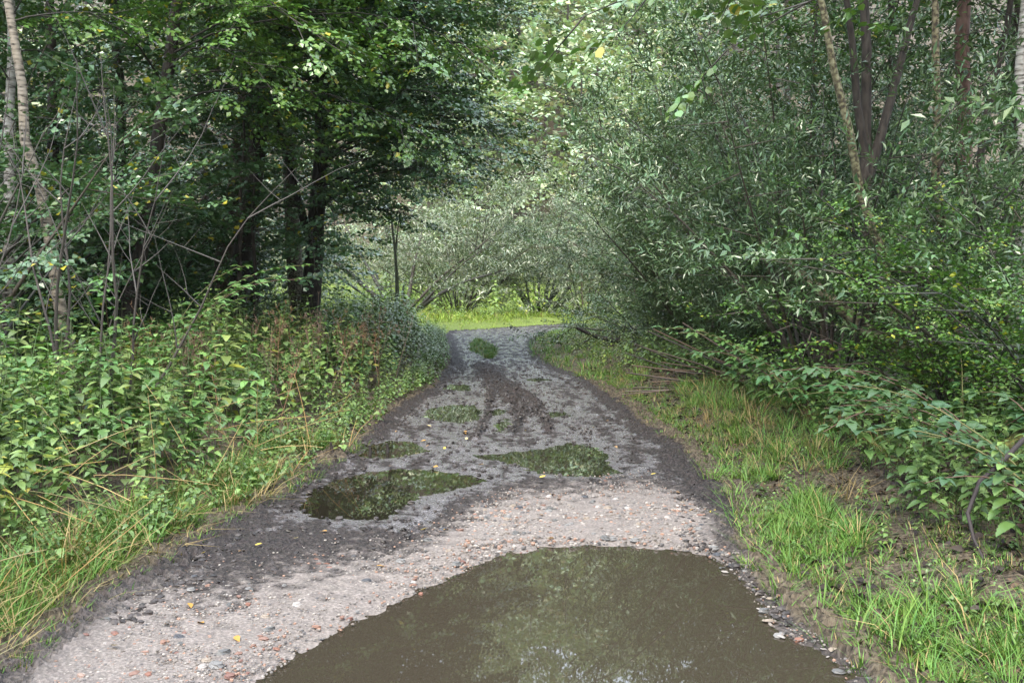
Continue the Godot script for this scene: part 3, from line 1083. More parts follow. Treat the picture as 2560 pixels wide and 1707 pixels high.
func build_nettles() -> void:
	var greens := [Color(0.15, 0.225, 0.06), Color(0.105, 0.175, 0.052), Color(0.21, 0.29, 0.085), Color(0.13, 0.2, 0.065), Color(0.28, 0.32, 0.05), Color(0.42, 0.38, 0.08)]
	var lm := []
	for k in 6:
		lm.append(nettle_leaf(greens[k], k))
	var protos := []
	var joined := []
	for k in 7:
		var q := nettle_parts(500 + k, 0.62 + 0.09 * k)
		protos.append(q)
		var rg := rnd(600 + k)
		var b := Mb.new()
		var stem := Mb.new()
		b.tube(q.stem, taper(0.005, 6, 0.4), 4, Color(0.11, 0.15, 0.05))
		stem.tube(q.stem, taper(0.005, 6, 0.4), 4, Color(0.11, 0.15, 0.05))
		var fol := Mb.new()
		for l in q.leaves:
			var col: Color = vary(rg, greens[rg.randi() % 4], 0.15, greens[4], 0.06)
			for mbb in [b, fol]:
				mbb.leaf(l[0], l[1], l[2], l[3], l[3] * 0.66, TOOTHED, 0.2, 0.25, col)
		joined.append([b.mesh(mats.herb), stem.mesh(mats.herb), fol.mesh(mats.herb)])
	var rg := rnd(88)
	var spots := []
	var tries := 0
	while spots.size() < 2300 and tries < 40000:
		tries += 1
		var d := 4.3 + 25.0 * pow(rg.randf(), 1.2)
		var out := pow(rg.randf(), 0.85) * lin(d, [[5.0, 2.2], [8.0, 4.6], [14.0, 5.0], [20.0, 4.0], [29.0, 3.0]])
		var x := lin(d, LEFT) - 0.12 - out - lin(d, [[4.0, 0.5], [5.5, 0.25], [7.5, 0.08], [9.5, 0.0], [13.0, 0.0]])
		spots.append([x, d, out])
	spots.sort_custom(func(a, b): return a[1] < b[1])
	var where := []
	var tint := []
	for k in 7:
		where.append([])
		tint.append([])
	for i in spots.size():
		var x: float = spots[i][0]
		var d: float = spots[i][1]
		var k := rg.randi() % 7
		var big := lerpf(0.38, 0.96, smoothstep(0.0, 1.0, spots[i][2])) * rg.randf_range(0.75, 1.18) * (1.0 + 0.45 * nz.get_noise_2d(x * 45.0, d * 45.0))
		var t := Transform3D(Basis(Vector3.UP, rg.randf() * TAU) * Basis().scaled(Vector3(big, big, big)), spot(x, d, -0.02))
		if i < 300:
			var near := i < 110
			var pale := rg.randf() < 0.2
			var say := "leafy green stinging nettle on the roadside bank, part of the dense stand"
			if pale:
				say = "stinging nettle with yellowing leaves among the green stand on the bank"
			var o := thing("nettle_plant", t.origin, say, "nettle", "nettles in the roadside stand")
			o.basis = t.basis
			part("stem", joined[k][1], o)
			if near or pale:
				for l in protos[k].leaves:
					var q := rg.randi() % 4
					if pale and rg.randf() < 0.4:
						q = 4 + rg.randi() % 2
					part("leaf", lm[q], o, Transform3D(frame(l[1], l[2]) * l[3], l[0]))
			else:
				part("foliage", joined[k][2], o)
		else:
			where[k].append(t)
			var g := rg.randf_range(0.75, 1.2) * (1.0 + 0.35 * nz2.get_noise_2d(x * 60.0, d * 60.0))
			tint[k].append(Color(g * rg.randf_range(0.75, 1.1), g * rg.randf_range(0.85, 1.05), g))
	for k in 7:
		var o := scatter("nettle_undergrowth", joined[k][0], where[k], tint[k], self)
		tag(o, "dense nettle undergrowth carpeting the bank under the alders", "nettles", "nettle undergrowth", "stuff")
	var low := []
	var low_tint := []
	for i in 620:
		var d := 5.0 + 25.0 * pow(rg.randf(), 1.1)
		var x := lin(d, LEFT) - 0.02 - 0.5 * rg.randf() - lin(d, [[5.0, 0.2], [8.0, 0.0], [30.0, 0.0]])
		low.append(Transform3D(Basis(Vector3(rg.randf_range(-1, 1), 0, rg.randf_range(-1, 1)).normalized(), rg.randf_range(0.0, 0.5)) * Basis(Vector3.UP, rg.randf() * TAU) * rg.randf_range(0.25, 0.55), spot(x, d, -0.04)))
		low_tint.append(Color(0.95, 1.0, 0.95) * rg.randf_range(0.7, 1.2))
	var oo := scatter("low_weeds", joined[1][0], low, low_tint, self)
	tag(oo, "low leafy weeds spilling over the track edge below the nettles", "weeds", "", "stuff")
	low = []
	low_tint = []
	for i in 320:
		var d := 3.2 + 5.0 * rg.randf()
		low.append(Transform3D(Basis(Vector3(rg.randf_range(-1, 1), 0, rg.randf_range(-1, 1)).normalized(), rg.randf_range(0.0, 0.6)) * Basis(Vector3.UP, rg.randf() * TAU) * rg.randf_range(0.12, 0.3), spot(lin(d, RIGHT) + 0.15 + 1.9 * rg.randf(), d, -0.03)))
		low_tint.append(Color(0.9, 0.95, 0.85) * rg.randf_range(0.6, 1.2))
	oo = scatter("verge_weeds", joined[0][0], low, low_tint, self)
	tag(oo, "small broad leaved weeds mixed into the grass by the large puddle", "weeds", "", "stuff")
	low = []
	low_tint = []
	for i in 300:
		var d := 15.0 + 14.0 * rg.randf()
		var x := lin(d, RIGHT) + 0.7 + 1.6 * rg.randf()
		low.append(Transform3D(Basis(Vector3.UP, rg.randf() * TAU) * rg.randf_range(0.3, 0.6), spot(x, d, -0.03)))
		low_tint.append(Color(1.1, 1.05, 0.8) * rg.randf_range(0.7, 1.2))
	oo = scatter("herb_patch", joined[3][0], low, low_tint, self)
	tag(oo, "low green herbs round the dead branch on the verge", "herbs", "", "stuff")
	# nettles and weeds at the clearing edge and under the willows
	var wh := []
	var ti := []
	for i in 300:
		var d := rg.randf_range(33.5, 39.5)
		var x := rg.randf_range(-9.0, 6.0)
		if in_road(x, d) > -0.4:
			continue
		wh.append(Transform3D(Basis(Vector3.UP, rg.randf() * TAU) * (0.35 + 1.5 * pow(rg.randf(), 2.5)), spot(x, d)))
		ti.append(Color(1.2, 1.15, 0.9) * rg.randf_range(0.8, 1.3))
	var o5 := scatter("clearing_weeds", joined[4][0], wh, ti, self)
	tag(o5, "tall weeds at the back of the bright clearing", "weeds", "", "stuff")
	wh = []
	ti = []
	for i in 900:
		var d := 3.4 + 14.0 * pow(rg.randf(), 1.3)
		var x := lin(d, RIGHT) + lin(d, [[3.6, 1.5], [6.0, 1.0], [10.0, 1.3], [17.0, 0.9]]) + 2.4 * rg.randf()
		wh.append(Transform3D(Basis(Vector3.UP, rg.randf() * TAU) * rg.randf_range(0.3, 0.85), spot(x, d)))
		ti.append(Color(0.8, 0.9, 0.9) * rg.randf_range(0.7, 1.15))
	o5 = scatter("undergrowth", joined[2][0], wh, ti, self)
	tag(o5, "low leafy undergrowth beneath the willow stems", "undergrowth", "", "stuff")

func bramble(label: String, x: float, d: float, canes: int, long: float, s: int, toward: float, bias: float, tone: Color, el := 0.9) -> void:
	var rg := rnd(s)
	var root := thing("bramble", spot(x, d, -0.02), label, "bramble", "bramble thickets")
	var lm := []
	for k in 3:
		var b := Mb.new()
		var col: Color = vary(rg, tone, 0.2)
		for q in [[0.0, 1.0], [1.15, 0.8], [-1.15, 0.8]]:
			b.leaf(Vector3(0.25, 0, 0), Vector3(cos(q[0]), -0.1, sin(q[0])).normalized(), Vector3(0, 1, 0), 0.75 * q[1], 0.5 * q[1], TOOTHED, 0.22, 0.3, col)
		b.tube([Vector3.ZERO, Vector3(0.26, 0, 0)], [0.02, 0.015], 3, Color(0.12, 0.14, 0.05))
		lm.append(b.mesh(mats.herb))
	for i in canes:
		var az := TAU_GOLD * i + rg.randf_range(-0.3, 0.3)
		if rg.randf() < bias:
			az = toward + rg.randf_range(-0.7, 0.7)
		var ln := long * rg.randf_range(0.65, 1.15)
		var pts := limb(rg, Vector3(cos(az), 0, -sin(az)) * 0.1, Vector3(cos(az) * 0.5, el, -sin(az) * 0.5).normalized(), ln, 1.5, 9, 0.06)
		var b := Mb.new()
		b.tube(pts, taper(0.006, 10, 0.4), 5, Color(0.14, 0.13, 0.05) if rg.randf() < 0.6 else Color(0.11, 0.06, 0.045))
		var cane := part("cane", b.mesh(mats.twig), root)
		var m := int(ln * 9.0)
		for j in m:
			var f := 0.15 + 0.85 * j / (m - 1.0)
			var p := along(pts, f)
			var td := (along(pts, f + 0.05) - along(pts, f - 0.05)).normalized()
			var sd := td.cross(Vector3.UP).normalized() * (1.0 if j % 2 else -1.0)
			var ld := (td * 0.5 + sd + Vector3(0, rg.randf_range(-0.1, 0.5), 0)).normalized()
			part("leaf", lm[rg.randi() % 3], cane, Transform3D(frame(ld, (Vector3.UP + wobble(rg, 0.3)).normalized()) * (0.14 * rg.randf_range(0.7, 1.2)), p))

func build_dead_wood() -> void:
	var rg := rnd(5)
	var o: Node3D
	var b := Mb.new()
	# broken branch on the right verge
	b = Mb.new()
	b.tube([Vector3(-0.6, 0.36, 0.3), Vector3(-0.3, 0.22, 0.2), Vector3(0.0, 0.12, 0.05), Vector3(0.55, 0.03, -0.1), Vector3(0.95, 0.0, -0.15)], [0.03, 0.042, 0.05, 0.055, 0.05], 8, Color(0.05, 0.042, 0.04), true)
	o = thing("dead_branch", spot(1.95, 21.0, 0.03), "dark broken branch lying on the grass verge under the willows", "branch")
	part("main_limb", b.mesh(mats.bark), o)
	b = Mb.new()
	b.tube([Vector3(-0.25, 0.2, 0.2), Vector3(-0.45, 0.06, 0.35), Vector3(-0.55, 0.02, 0.4)], [0.022, 0.018, 0.012], 6, Color(0.05, 0.042, 0.04), true)
	part("side_limb", b.mesh(mats.bark), o)
	b = Mb.new()
	b.tube([Vector3(0.3, 0.08, -0.05), Vector3(0.42, 0.3, 0.0), Vector3(0.44, 0.4, 0.03)], [0.03, 0.02, 0.014], 6, Color(0.05, 0.042, 0.04), true)
	part("side_limb", b.mesh(mats.bark), o)
	# brushwood pile
	for i in 17:
		var a := rg.randf_range(-0.25, 0.2)
		var from := Vector3(2.15 + rg.randf_range(-0.75, 0.1), 0.0, -13.4 + rg.randf_range(-0.4, 0.4))
		var y0 := rg.randf_range(0.3, 0.95) if i < 10 else rg.randf_range(0.08, 0.3)
		from.y = land(from.x, -from.z) + y0
		var to := from + Vector3(rg.randf_range(1.1, 1.9), -y0 + rg.randf_range(0.05, 0.2), a)
		b = Mb.new()
		var mid := from.lerp(to, 0.5) + wobble(rg, 0.05)
		b.tube([Vector3.ZERO, mid - from, to - from], [0.008, 0.012, 0.016], 5, vary(rg, Color(0.12, 0.09, 0.075), 0.35), true)
		var st := part("cut_stick", b.mesh(mats.twig), self, Transform3D(Basis(), from))
		tag(st, "thin cut stick in the brushwood heap under the willow", "stick", "cut sticks in the brushwood heap")
	# fallen lichened log hung in the willow
	b = Mb.new()
	var lp := [Vector3(2.95, 1.95, -11.2), Vector3(3.14, 1.72, -11.1), Vector3(3.45, 1.45, -11.0), Vector3(3.8, 1.1, -10.8), Vector3(4.1, 0.86, -10.6), Vector3(4.5, 0.5, -10.4), Vector3(4.9, 0.15, -10.2)]
	var lo := []
	for p in lp:
		lo.append(p - lp[6])
	b.tube(lo, [0.035, 0.06, 0.07, 0.075, 0.08, 0.085, 0.09], 9, Color(0.3, 0.27, 0.2))
	o = thing("fallen_log", lp[6], "pale lichened fallen log slanting down through the willow thicket", "log")
	part("trunk", b.mesh(mats.lichen), o)
	b = Mb.new()
	b.tube([lo[3], lo[3] + Vector3(0.25, 0.22, 0.05), lo[3] + Vector3(0.34, 0.42, 0.1)], [0.03, 0.02, 0.012], 6, Color(0.3, 0.27, 0.2), true)
	part("branch_stub", b.mesh(mats.lichen), o)
	# mossy log at the right
	b = Mb.new()
	b.tube([Vector3(0.9, 0.55, -0.1), Vector3(0.5, 0.42, -0.05), Vector3(0.1, 0.22, 0.0), Vector3(-0.25, 0.02, 0.05)], [0.16, 0.15, 0.14, 0.13], 10, Color(0.2, 0.2, 0.06))
	o = thing("mossy_log", spot(3.75, 7.2), "moss covered log leaning behind the bramble thicket", "log")
	part("trunk", b.mesh(mats.lichen), o)
	# dark curved branch hanging in front of the right bramble
	b = Mb.new()
	var cp := [Vector3(3.02, 0.76, -5.60), Vector3(2.85, 0.71, -5.50), Vector3(2.66, 0.58, -5.40), Vector3(2.52, 0.52, -5.30), Vector3(2.39, 0.38, -5.15), Vector3(2.38, 0.27, -5.05), Vector3(2.39, 0.15, -4.90), Vector3(2.43, 0.03, -4.75)]
	var co := []
	for p in cp:
		co.append(p - Vector3(2.43, 0.03, -4.75))
	b.tube(co, [0.019, 0.016, 0.014, 0.013, 0.011, 0.009, 0.008, 0.006], 6, Color(0.028, 0.023, 0.02))
	o = thing("bent_branch", Vector3(2.43, 0.03, -4.75), "dark crooked branch dipping to the leaf litter before the bramble", "branch")
	part("main_limb", b.mesh(mats.twig), o)
	b = Mb.new()
	b.tube([co[3], co[3] + Vector3(0.16, -0.04, 0.05), co[3] + Vector3(0.4, -0.06, 0.1), co[3] + Vector3(0.7, -0.12, 0.1)], [0.01, 0.009, 0.007, 0.004], 5, Color(0.028, 0.023, 0.02))
	part("side_limb", b.mesh(mats.twig), o)
	# bare grey shrubs on the far left
	var bares := [
		[-3.55, 8.8, 61, [[0.35, 1.0, 3.4, 0.02], [0.62, 1.0, 3.0, 0.016], [0.1, 1.0, 2.8, 0.015], [-0.12, 1.0, 3.2, 0.014]], "bare grey twiggy shrub with one long curving stem over the nettles"],
		[-4.4, 9.6, 62, [[0.15, 1.0, 3.6, 0.022], [0.35, 1.0, 3.4, 0.018], [-0.1, 1.0, 3.3, 0.018], [0.5, 1.0, 2.6, 0.012]], "bare leafless shrub beside the leaning birch stem"],
		[-4.9, 8.6, 63, [[0.25, 1.0, 3.6, 0.024], [0.05, 1.0, 3.4, 0.02], [0.45, 1.0, 3.2, 0.014]], "bare shrub of straight grey rods at the edge of the thicket"],
	]
	for q in bares:
		o = thing("bare_shrub", spot(q[0], q[1]), q[4], "shrub", "bare shrubs over the nettles")
		var r2 := rnd(q[2])
		for st in q[3]:
			b = Mb.new()
			var pts := limb(r2, wobble(r2, 0.06) * Vector3(1, 0, 1), Vector3(st[0], st[1], r2.randf_range(-0.1, 0.25)).normalized(), st[2], -0.05, 10, 0.13)
			b.tube(pts, taper(st[3], 11), 6, Color(0.06, 0.05, 0.042))
			for k in 4:
				var x := 0.35 + 0.15 * k
				var tw := limb(r2, along(pts, x), Vector3(r2.randf_range(-0.7, 0.9), r2.randf_range(0.3, 1.0), r2.randf_range(-0.4, 0.6)).normalized(), r2.randf_range(0.5, 1.3), -0.1, 5, 0.12)
				b.tube(tw, taper(0.007, 6), 4, Color(0.085, 0.074, 0.064))
				for k2 in 2:
					var tw2 := limb(r2, along(tw, 0.3 + 0.2 * k2), Vector3(r2.randf_range(-0.9, 0.9), r2.randf_range(0.1, 0.9), r2.randf_range(-0.4, 0.4)).normalized(), r2.randf_range(0.2, 0.5), 0.0, 3, 0.12)
					b.tube(tw2, taper(0.0035, 4), 3, Color(0.085, 0.074, 0.064))
			part("stem", b.mesh(mats.twig), o)
	# dry umbel stalks and straws in the left verge
	for i in 70:
		var d := 4.2 + 6.0 * pow(rg.randf(), 1.2)
		var x := lin(d, LEFT) - 0.2 - 1.3 * rg.randf()
		var ln := rg.randf_range(0.45, 0.95)
		b = Mb.new()
		var flat := rg.randf_range(0.1, 1.2)
		var pts := limb(rg, Vector3.ZERO, Vector3(rg.randf_range(-0.9, 0.9), flat, rg.randf_range(-0.2, 0.7)).normalized(), ln, 0.2, 4, 0.05)
		b.tube(pts, [0.0032, 0.003, 0.0026, 0.002, 0.0014], 4, vary(rg, Color(0.42, 0.3, 0.14), 0.25))
		var st := part("dry_stalk", b.mesh(mats.dry), self, Transform3D(Basis(), spot(x, d, 0.02 if flat > 0.5 else 0.25)))
		tag(st, "dry straw coloured stalk leaning through the verge grass", "stalk", "dry stalks in the verge by the nettles")
	for i in 44:
		var d := rg.randf_range(9.0, 14.5)
		var x := lin(d, LEFT) - rg.randf_range(0.5, 2.4)
		var ln := rg.randf_range(0.75, 1.15)
		b = Mb.new()
		var tone := vary(rg, Color(0.24, 0.15, 0.1), 0.3)
		var pts := limb(rg, Vector3.ZERO, (Vector3.UP + wobble(rg, 0.35)).normalized(), ln, 0.05, 4, 0.06)
		b.tube(pts, [0.004, 0.0036, 0.003, 0.0025, 0.002], 4, tone)
		for k in 9:
			var tw := limb(rg, along(pts, 0.55 + 0.05 * k), (Vector3.UP * 0.7 + wobble(rg, 0.8)).normalized(), rg.randf_range(0.1, 0.28), 0.1, 2, 0.1)
			b.tube(tw, [0.0022, 0.0018, 0.0012], 3, tone)
			for k2 in 4:
				var tip: Vector3 = tw[2]
				b.tube([tip, tip + (Vector3.UP + wobble(rg, 0.9)) * 0.035], [0.0016, 0.004], 3, tone * 0.9)
		var st := part("dry_umbel", b.mesh(mats.dry), self, Transform3D(Basis(), spot(x, d, -0.03)))
		tag(st, "brown withered umbel stalk standing among the nettles", "stalk", "withered umbels in the nettle stand")
	# drowned stubs standing in the mud by the nettles
	for q in [[-1.63, 8.9, 0.14], [-1.3, 9.0, 0.1], [-1.52, 8.5, 0.1], [-1.16, 9.15, 0.09], [-1.75, 8.6, 0.12]]:
		b = Mb.new()
		b.tube([Vector3(0, -0.06, 0), Vector3(0.006, q[2] * 0.5, 0), Vector3(-0.004, q[2], 0.01)], [0.016, 0.014, 0.009], 6, Color(0.04, 0.032, 0.028), true)
		var st := part("plant_stub", b.mesh(mats.twig), self, Transform3D(Basis(), Vector3(q[0], 0.0, -q[1])))
		tag(st, "short dark rotten stub standing in the mud by the nettles", "stub", "rotten stubs at the puddle edge")

func build_woods() -> void:
	var bank := "trees of the bank beside the nettles"
	# the dark alders standing over the nettles
	tree("alder_tree", "dark leaning alder trunk with lighter bark, rear one of the crossed pair", -6.2, 20.6, {"h": 14.0, "r": 0.23, "lean": Vector3(1.5, 0, 0), "boughs": 38, "h0": 0.36, "crown": 3.9, "toward": -0.9, "bias": 0.4, "seed": 11, "group": bank, "bark_color": Color(0.13, 0.11, 0.09)})
	tree("alder_tree", "dark alder trunk of the crossed pair, bowed towards the track", -5.65, 19.5, {"h": 13.0, "r": 0.22, "lean": Vector3(1.7, 0, 0.2), "boughs": 54, "h0": 0.36, "crown": 4.2, "toward": -0.8, "bias": 0.5, "seed": 12, "group": bank, "bark_color": Color(0.06, 0.05, 0.045)})
	tree("alder_tree", "straight alder trunk mottled with pale lichen behind the forked one", -4.75, 22.0, {"h": 13.0, "r": 0.2, "lean": Vector3(-0.2, 0, 0), "boughs": 36, "h0": 0.25, "crown": 3.8, "toward": 0.1, "bias": 0.3, "seed": 13, "group": bank, "bark": "lichen", "bark_color": Color(0.2, 0.18, 0.16)})
	tree("alder_tree", "short black forked alder trunk at the edge of the stand, spreading over the track", -4.0, 19.0, {"h": 9.5, "r": 0.21, "lean": Vector3(0.7, 0, 0.2), "forks": [[0.22, Vector3(-0.2, 1.0, 0.2), 4.5, 0.09]], "boughs": 80, "h0": 0.27, "gap": 0.28, "crown": 3.4, "toward": -0.55, "bias": 0.5, "seed": 14, "group": bank, "droop": 0.8, "bark_color": Color(0.05, 0.042, 0.038)})
	tree("alder_tree", "tall bright leaved alder crown arching high over the track edge", -6.2, 15.6, {"h": 12.0, "r": 0.14, "lean": Vector3(1.6, 0, 0), "boughs": 52, "h0": 0.34, "crown": 4.6, "toward": -0.2, "bias": 0.5, "seed": 15, "group": bank, "leaf": "bright", "el0": 0.35, "droop": 0.8})
	tree("alder_sapling", "thin dark sapling stem standing between the crossed pair and the forked trunk", -4.65, 18.0, {"h": 5.5, "r": 0.045, "boughs": 12, "h0": 0.4, "crown": 1.4, "seed": 16, "group": bank})
	tree("alder_sapling", "slender black sapling stem beside the crossed alder pair", -4.95, 17.6, {"h": 6.0, "r": 0.05, "lean": Vector3(0.3, 0, 0), "boughs": 12, "h0": 0.45, "crown": 1.4, "seed": 17, "group": bank})
	# birches on the far left
	tree("birch_tree", "leaning birch with peeling white bark rising from the nettles", -5.2, 12.0, {"h": 9.0, "r": 0.085, "lean": Vector3(-1.15, 0, 0), "boughs": 22, "h0": 0.5, "crown": 2.0, "seed": 21, "bark": "birch", "bark_color": Color(0.36, 0.31, 0.26), "group": bank, "leaf": "bright"})
	tree("birch_tree", "white birch stem half hidden behind the leaning birch", -6.7, 13.2, {"h": 10.0, "r": 0.09, "lean": Vector3(0.25, 0, 0), "boughs": 24, "h0": 0.35, "crown": 2.2, "seed": 22, "bark": "birch", "bark_color": Color(0.45, 0.43, 0.4), "group": bank})
	# the thicket behind them
	var rest := [
		[-8.4, 18.4, 11.0, 3.6, "sallow", "broad dark alder behind the leaning birch"], [-9.2, 14.0, 10.0, 3.6, "alder", "dense alder at the outer edge of the thicket behind the bare shrubs"],
		[-8.0, 20.5, 12.5, 4.0, "alder", "tall alder deep in the thicket behind the crossed pair"], [-6.6, 25.5, 12.0, 3.8, "alder", "alder standing deep in the wood beyond the lichened trunk"],
		[-10.5, 18.5, 12.0, 4.0, "alder", "alder in the dark heart of the wood"], [-8.6, 28.0, 12.0, 4.0, "alder", "alder at the meadow side of the wood"],
		[-12.5, 23.0, 13.0, 4.2, "alder", "far alder closing the wood behind the thicket"], [-8.4, 32.0, 9.0, 2.8, "alder", "alder at the corner of the meadow"]]
	var stand_in := {}
	for i in rest.size():
		var q: Array = rest[i]
		stand_in[i] = tree("alder_tree", q[5], q[0], q[1], {"h": q[2], "r": 0.15, "boughs": 34, "h0": 0.14 if i != 7 else 0.28, "crown": q[3], "leaf": q[4], "seed": 30 + i, "group": bank, "gap": 0.6, "step": 0.42, "scale": 1.75})
	shrub("hazel_bush", "leafy hazel bush filling the gap behind the leaning birch", -7.6, 12.4, {"h": 4.2, "stems": 14, "leaf": "alder", "seed": 41, "arch": 0.5, "flat": 0.3, "from": 0.25})
	shrub("hazel_bush", "dark hazel bush between the crossed alders and the leaning birch", -8.0, 17.2, {"h": 4.6, "stems": 14, "leaf": "alder", "seed": 43, "flat": 0.3, "from": 0.1, "scale": 1.15})
	shrub("hazel_bush", "hazel bush deep behind the lichened alder trunk", -7.4, 25.0, {"h": 4.6, "stems": 12, "leaf": "alder", "seed": 44, "flat": 0.3, "from": 0.1, "scale": 1.3})
	shrub("hazel_bush", "hazel bush at the dark back of the thicket", -9.6, 22.5, {"h": 5.0, "stems": 14, "leaf": "alder", "seed": 45, "flat": 0.3, "from": 0.08, "scale": 1.6, "gap": 0.5, "step": 0.3})
	shrub("hazel_bush", "hazel bush behind the white birch stem", -8.6, 16.0, {"h": 4.8, "stems": 14, "leaf": "alder", "seed": 46, "flat": 0.3, "from": 0.08, "scale": 1.5, "gap": 0.5, "step": 0.3})
	shrub("hazel_bush", "loose hazel bush in front of the birch stems", -6.3, 10.8, {"h": 4.0, "stems": 9, "leaf": "alder", "seed": 47, "from": 0.3, "gap": 0.5, "el0": 0.9})
	shrub("hazel_bush", "dim hazel bush under the dark alders", -7.4, 18.2, {"h": 3.8, "stems": 12, "leaf": "alder", "seed": 42, "arch": 0.5, "flat": 0.3, "from": 0.2})
	# unseen alder copies beside and behind the viewpoint, added to block low light
	var side := "unseen trees added round the viewpoint"
	var blockers := [[-8.2, -1.5, 1.7], [-5.2, -7.5, 2.9], [-1.6, -13.0, 4.1], [3.4, -11.5, 5.0], [6.2, -5.0, 0.9], [7.4, 1.0, 2.2]]
	for i in blockers.size():
		again(stand_in[[2, 4, 3, 5, 2, 1][i]], "alder_tree", "unseen alder added round the viewpoint to block low light", blockers[i][0], blockers[i][1], blockers[i][2], side)
	# right: the willows along the track
	var row := "willows along the track"
	shrub("willow_bush", "grey green willow bush leaning over the track by the dead branch", 3.7, 18.4, {"h": 4.9, "stems": 26, "seed": 51, "toward": 2.6, "bias": 0.12, "group": row, "leaf": "willow", "gap": 0.44, "reach": 0.28, "step": 0.18, "scale": 1.1, "lift": 0.1, "foot": 0.5, "el0": 0.92})
	shrub("willow_bush", "broad willow bush behind the brushwood heap with slender fanned stems", 4.1, 14.2, {"h": 5.0, "stems": 32, "seed": 52, "el0": 0.98, "toward": 2.6, "bias": 0.0, "group": row, "leaf": "willow", "gap": 0.44, "reach": 0.28, "step": 0.18, "scale": 1.1, "lift": 0.1, "foot": 0.5})
	shrub("willow_bush", "tall pale willow at the mouth of the bend", 4.9, 26.8, {"h": 5.4, "stems": 26, "seed": 53, "toward": 2.8, "bias": 0.1, "group": row, "leaf": "willow", "gap": 0.3, "reach": 0.3, "lift": 0.1, "foot": 0.6, "scale": 1.1})
	shrub("willow_bush", "willow bush standing between the bend and the leaning willow", 5.0, 22.2, {"h": 5.2, "stems": 22, "seed": 54, "toward": 3.0, "bias": 0.1, "group": row, "leaf": "willow", "gap": 0.3, "reach": 0.3, "lift": 0.1, "foot": 0.5, "scale": 1.1})
	shrub("willow_bush", "willow thicket with brown fanned stems around the fallen log", 3.65, 11.3, {"h": 4.0, "stems": 30, "seed": 55, "toward": 2.4, "bias": 0.2, "group": row, "leaf": "willow", "gap": 0.3, "reach": 0.3, "lift": 0.1, "from": 0.34, "foot": 0.4, "el0": 1.0})
	shrub("willow_bush", "shaded willow scrub behind the bramble thicket", 5.3, 9.4, {"h": 3.0, "stems": 18, "seed": 56, "group": row, "leaf": "sallow", "gap": 0.3, "from": 0.2, "foot": 0.5})
	shrub("willow_bush", "low leafy willow scrub beside the clearing mouth", 3.3, 22.6, {"h": 2.6, "stems": 16, "seed": 57, "group": row, "leaf": "sallow", "gap": 0.25, "from": 0.05, "el0": 0.4})
	# right: the dark stems rising through them
	var stand := "stems rising behind the willows"
	tree("sallow_tree", "dark sallow trunk forking above the willow thicket", 4.15, 11.4, {"h": 9.5, "r": 0.085, "lean": Vector3(-0.3, 0, 0), "forks": [[0.27, Vector3(0.35, 1, 0.1), 4.5, 0.06], [0.3, Vector3(-0.25, 1, 0.1), 4.5, 0.05]], "boughs": 22, "h0": 0.5, "crown": 2.4, "seed": 61, "leaf": "sallow", "group": stand})
	tree("sallow_tree", "lichened sallow stem slanting across the dark forked trunk", 4.1, 9.6, {"h": 8.0, "r": 0.055, "lean": Vector3(-1.9, 0, 0.2), "boughs": 16, "h0": 0.55, "crown": 2.0, "seed": 62, "leaf": "sallow", "group": stand, "bark": "lichen", "bark_color": Color(0.22, 0.2, 0.14)})
	tree("sallow_tree", "upright pale barked sallow stem beyond the slanting one", 4.6, 10.4, {"h": 9.0, "r": 0.06, "lean": Vector3(-0.4, 0, 0), "boughs": 16, "h0": 0.55, "crown": 2.2, "seed": 63, "leaf": "sallow", "group": stand, "bark": "lichen", "bark_color": Color(0.2, 0.17, 0.12)})
	tree("pine_tree", "straight reddish trunk standing back behind the sallow stems", 6.0, 13.4, {"h": 13.0, "r": 0.13, "boughs": 26, "h0": 0.45, "crown": 2.8, "seed": 64, "leaf": "sallow", "group": stand, "bark_color": Color(0.2, 0.12, 0.1)})
	tree("birch_tree", "white birch trunk behind the rose thicket", 6.0, 11.8, {"h": 11.0, "r": 0.085, "boughs": 24, "h0": 0.4, "crown": 2.4, "seed": 65, "bark": "birch", "bark_color": Color(0.7, 0.66, 0.62), "leaf": "bright", "group": stand})
	tree("birch_tree", "slim birch deep among the sallow stems", 5.5, 15.5, {"h": 11.0, "r": 0.07, "boughs": 24, "h0": 0.35, "crown": 2.4, "seed": 66, "bark": "birch", "bark_color": Color(0.66, 0.62, 0.56), "leaf": "bright", "group": stand})
	tree("sallow_tree", "dark sallow bent into a wide curve behind the birch", 5.1, 12.2, {"h": 9.0, "r": 0.06, "lean": Vector3(1.3, 0, 0), "boughs": 16, "h0": 0.52, "crown": 2.2, "seed": 67, "leaf": "sallow", "group": stand})
	var rest2 := [[7.6, 10.6, 10.0, 3.2, "sallow at the outer edge of the wood by the birch"], [7.8, 15.6, 11.0, 3.6, "sallow deep in the wood behind the pine"], [5.6, 18.8, 11.0, 3.4, "tall sallow behind the willow row"], [6.4, 23.5, 12.0, 3.8, "tall sallow behind the willows of the bend"], [5.6, 28.8, 10.0, 3.2, "sallow at the inside of the bend"], [9.6, 19.5, 12.0, 4.0, "far sallow closing the wood behind the willows"], [6.2, 16.6, 10.0, 3.2, "leafy sallow between the slim birch and the willow row"], [7.6, 27.5, 11.0, 3.8, "broad sallow closing the inside of the bend"]]
	for i in rest2.size():
		var q: Array = rest2[i]
		tree("sallow_tree", q[4], q[0], q[1], {"h": q[2], "r": 0.11, "boughs": 32, "h0": 0.16, "crown": q[3], "leaf": "sallow", "seed": 70 + i, "group": stand, "gap": 0.58, "step": 0.38, "scale": 1.7})
	shrub("wild_rose", "yellow green wild rose arching out in front of the sallow stems", 4.2, 8.9, {"h": 2.3, "stems": 20, "leaf": "rose", "seed": 81, "el0": 1.0, "arch": 0.9, "gap": 0.2, "reach": 0.3, "r": 0.012, "toward": 2.4, "bias": 0.3, "from": 0.2, "category": "rose bush"})
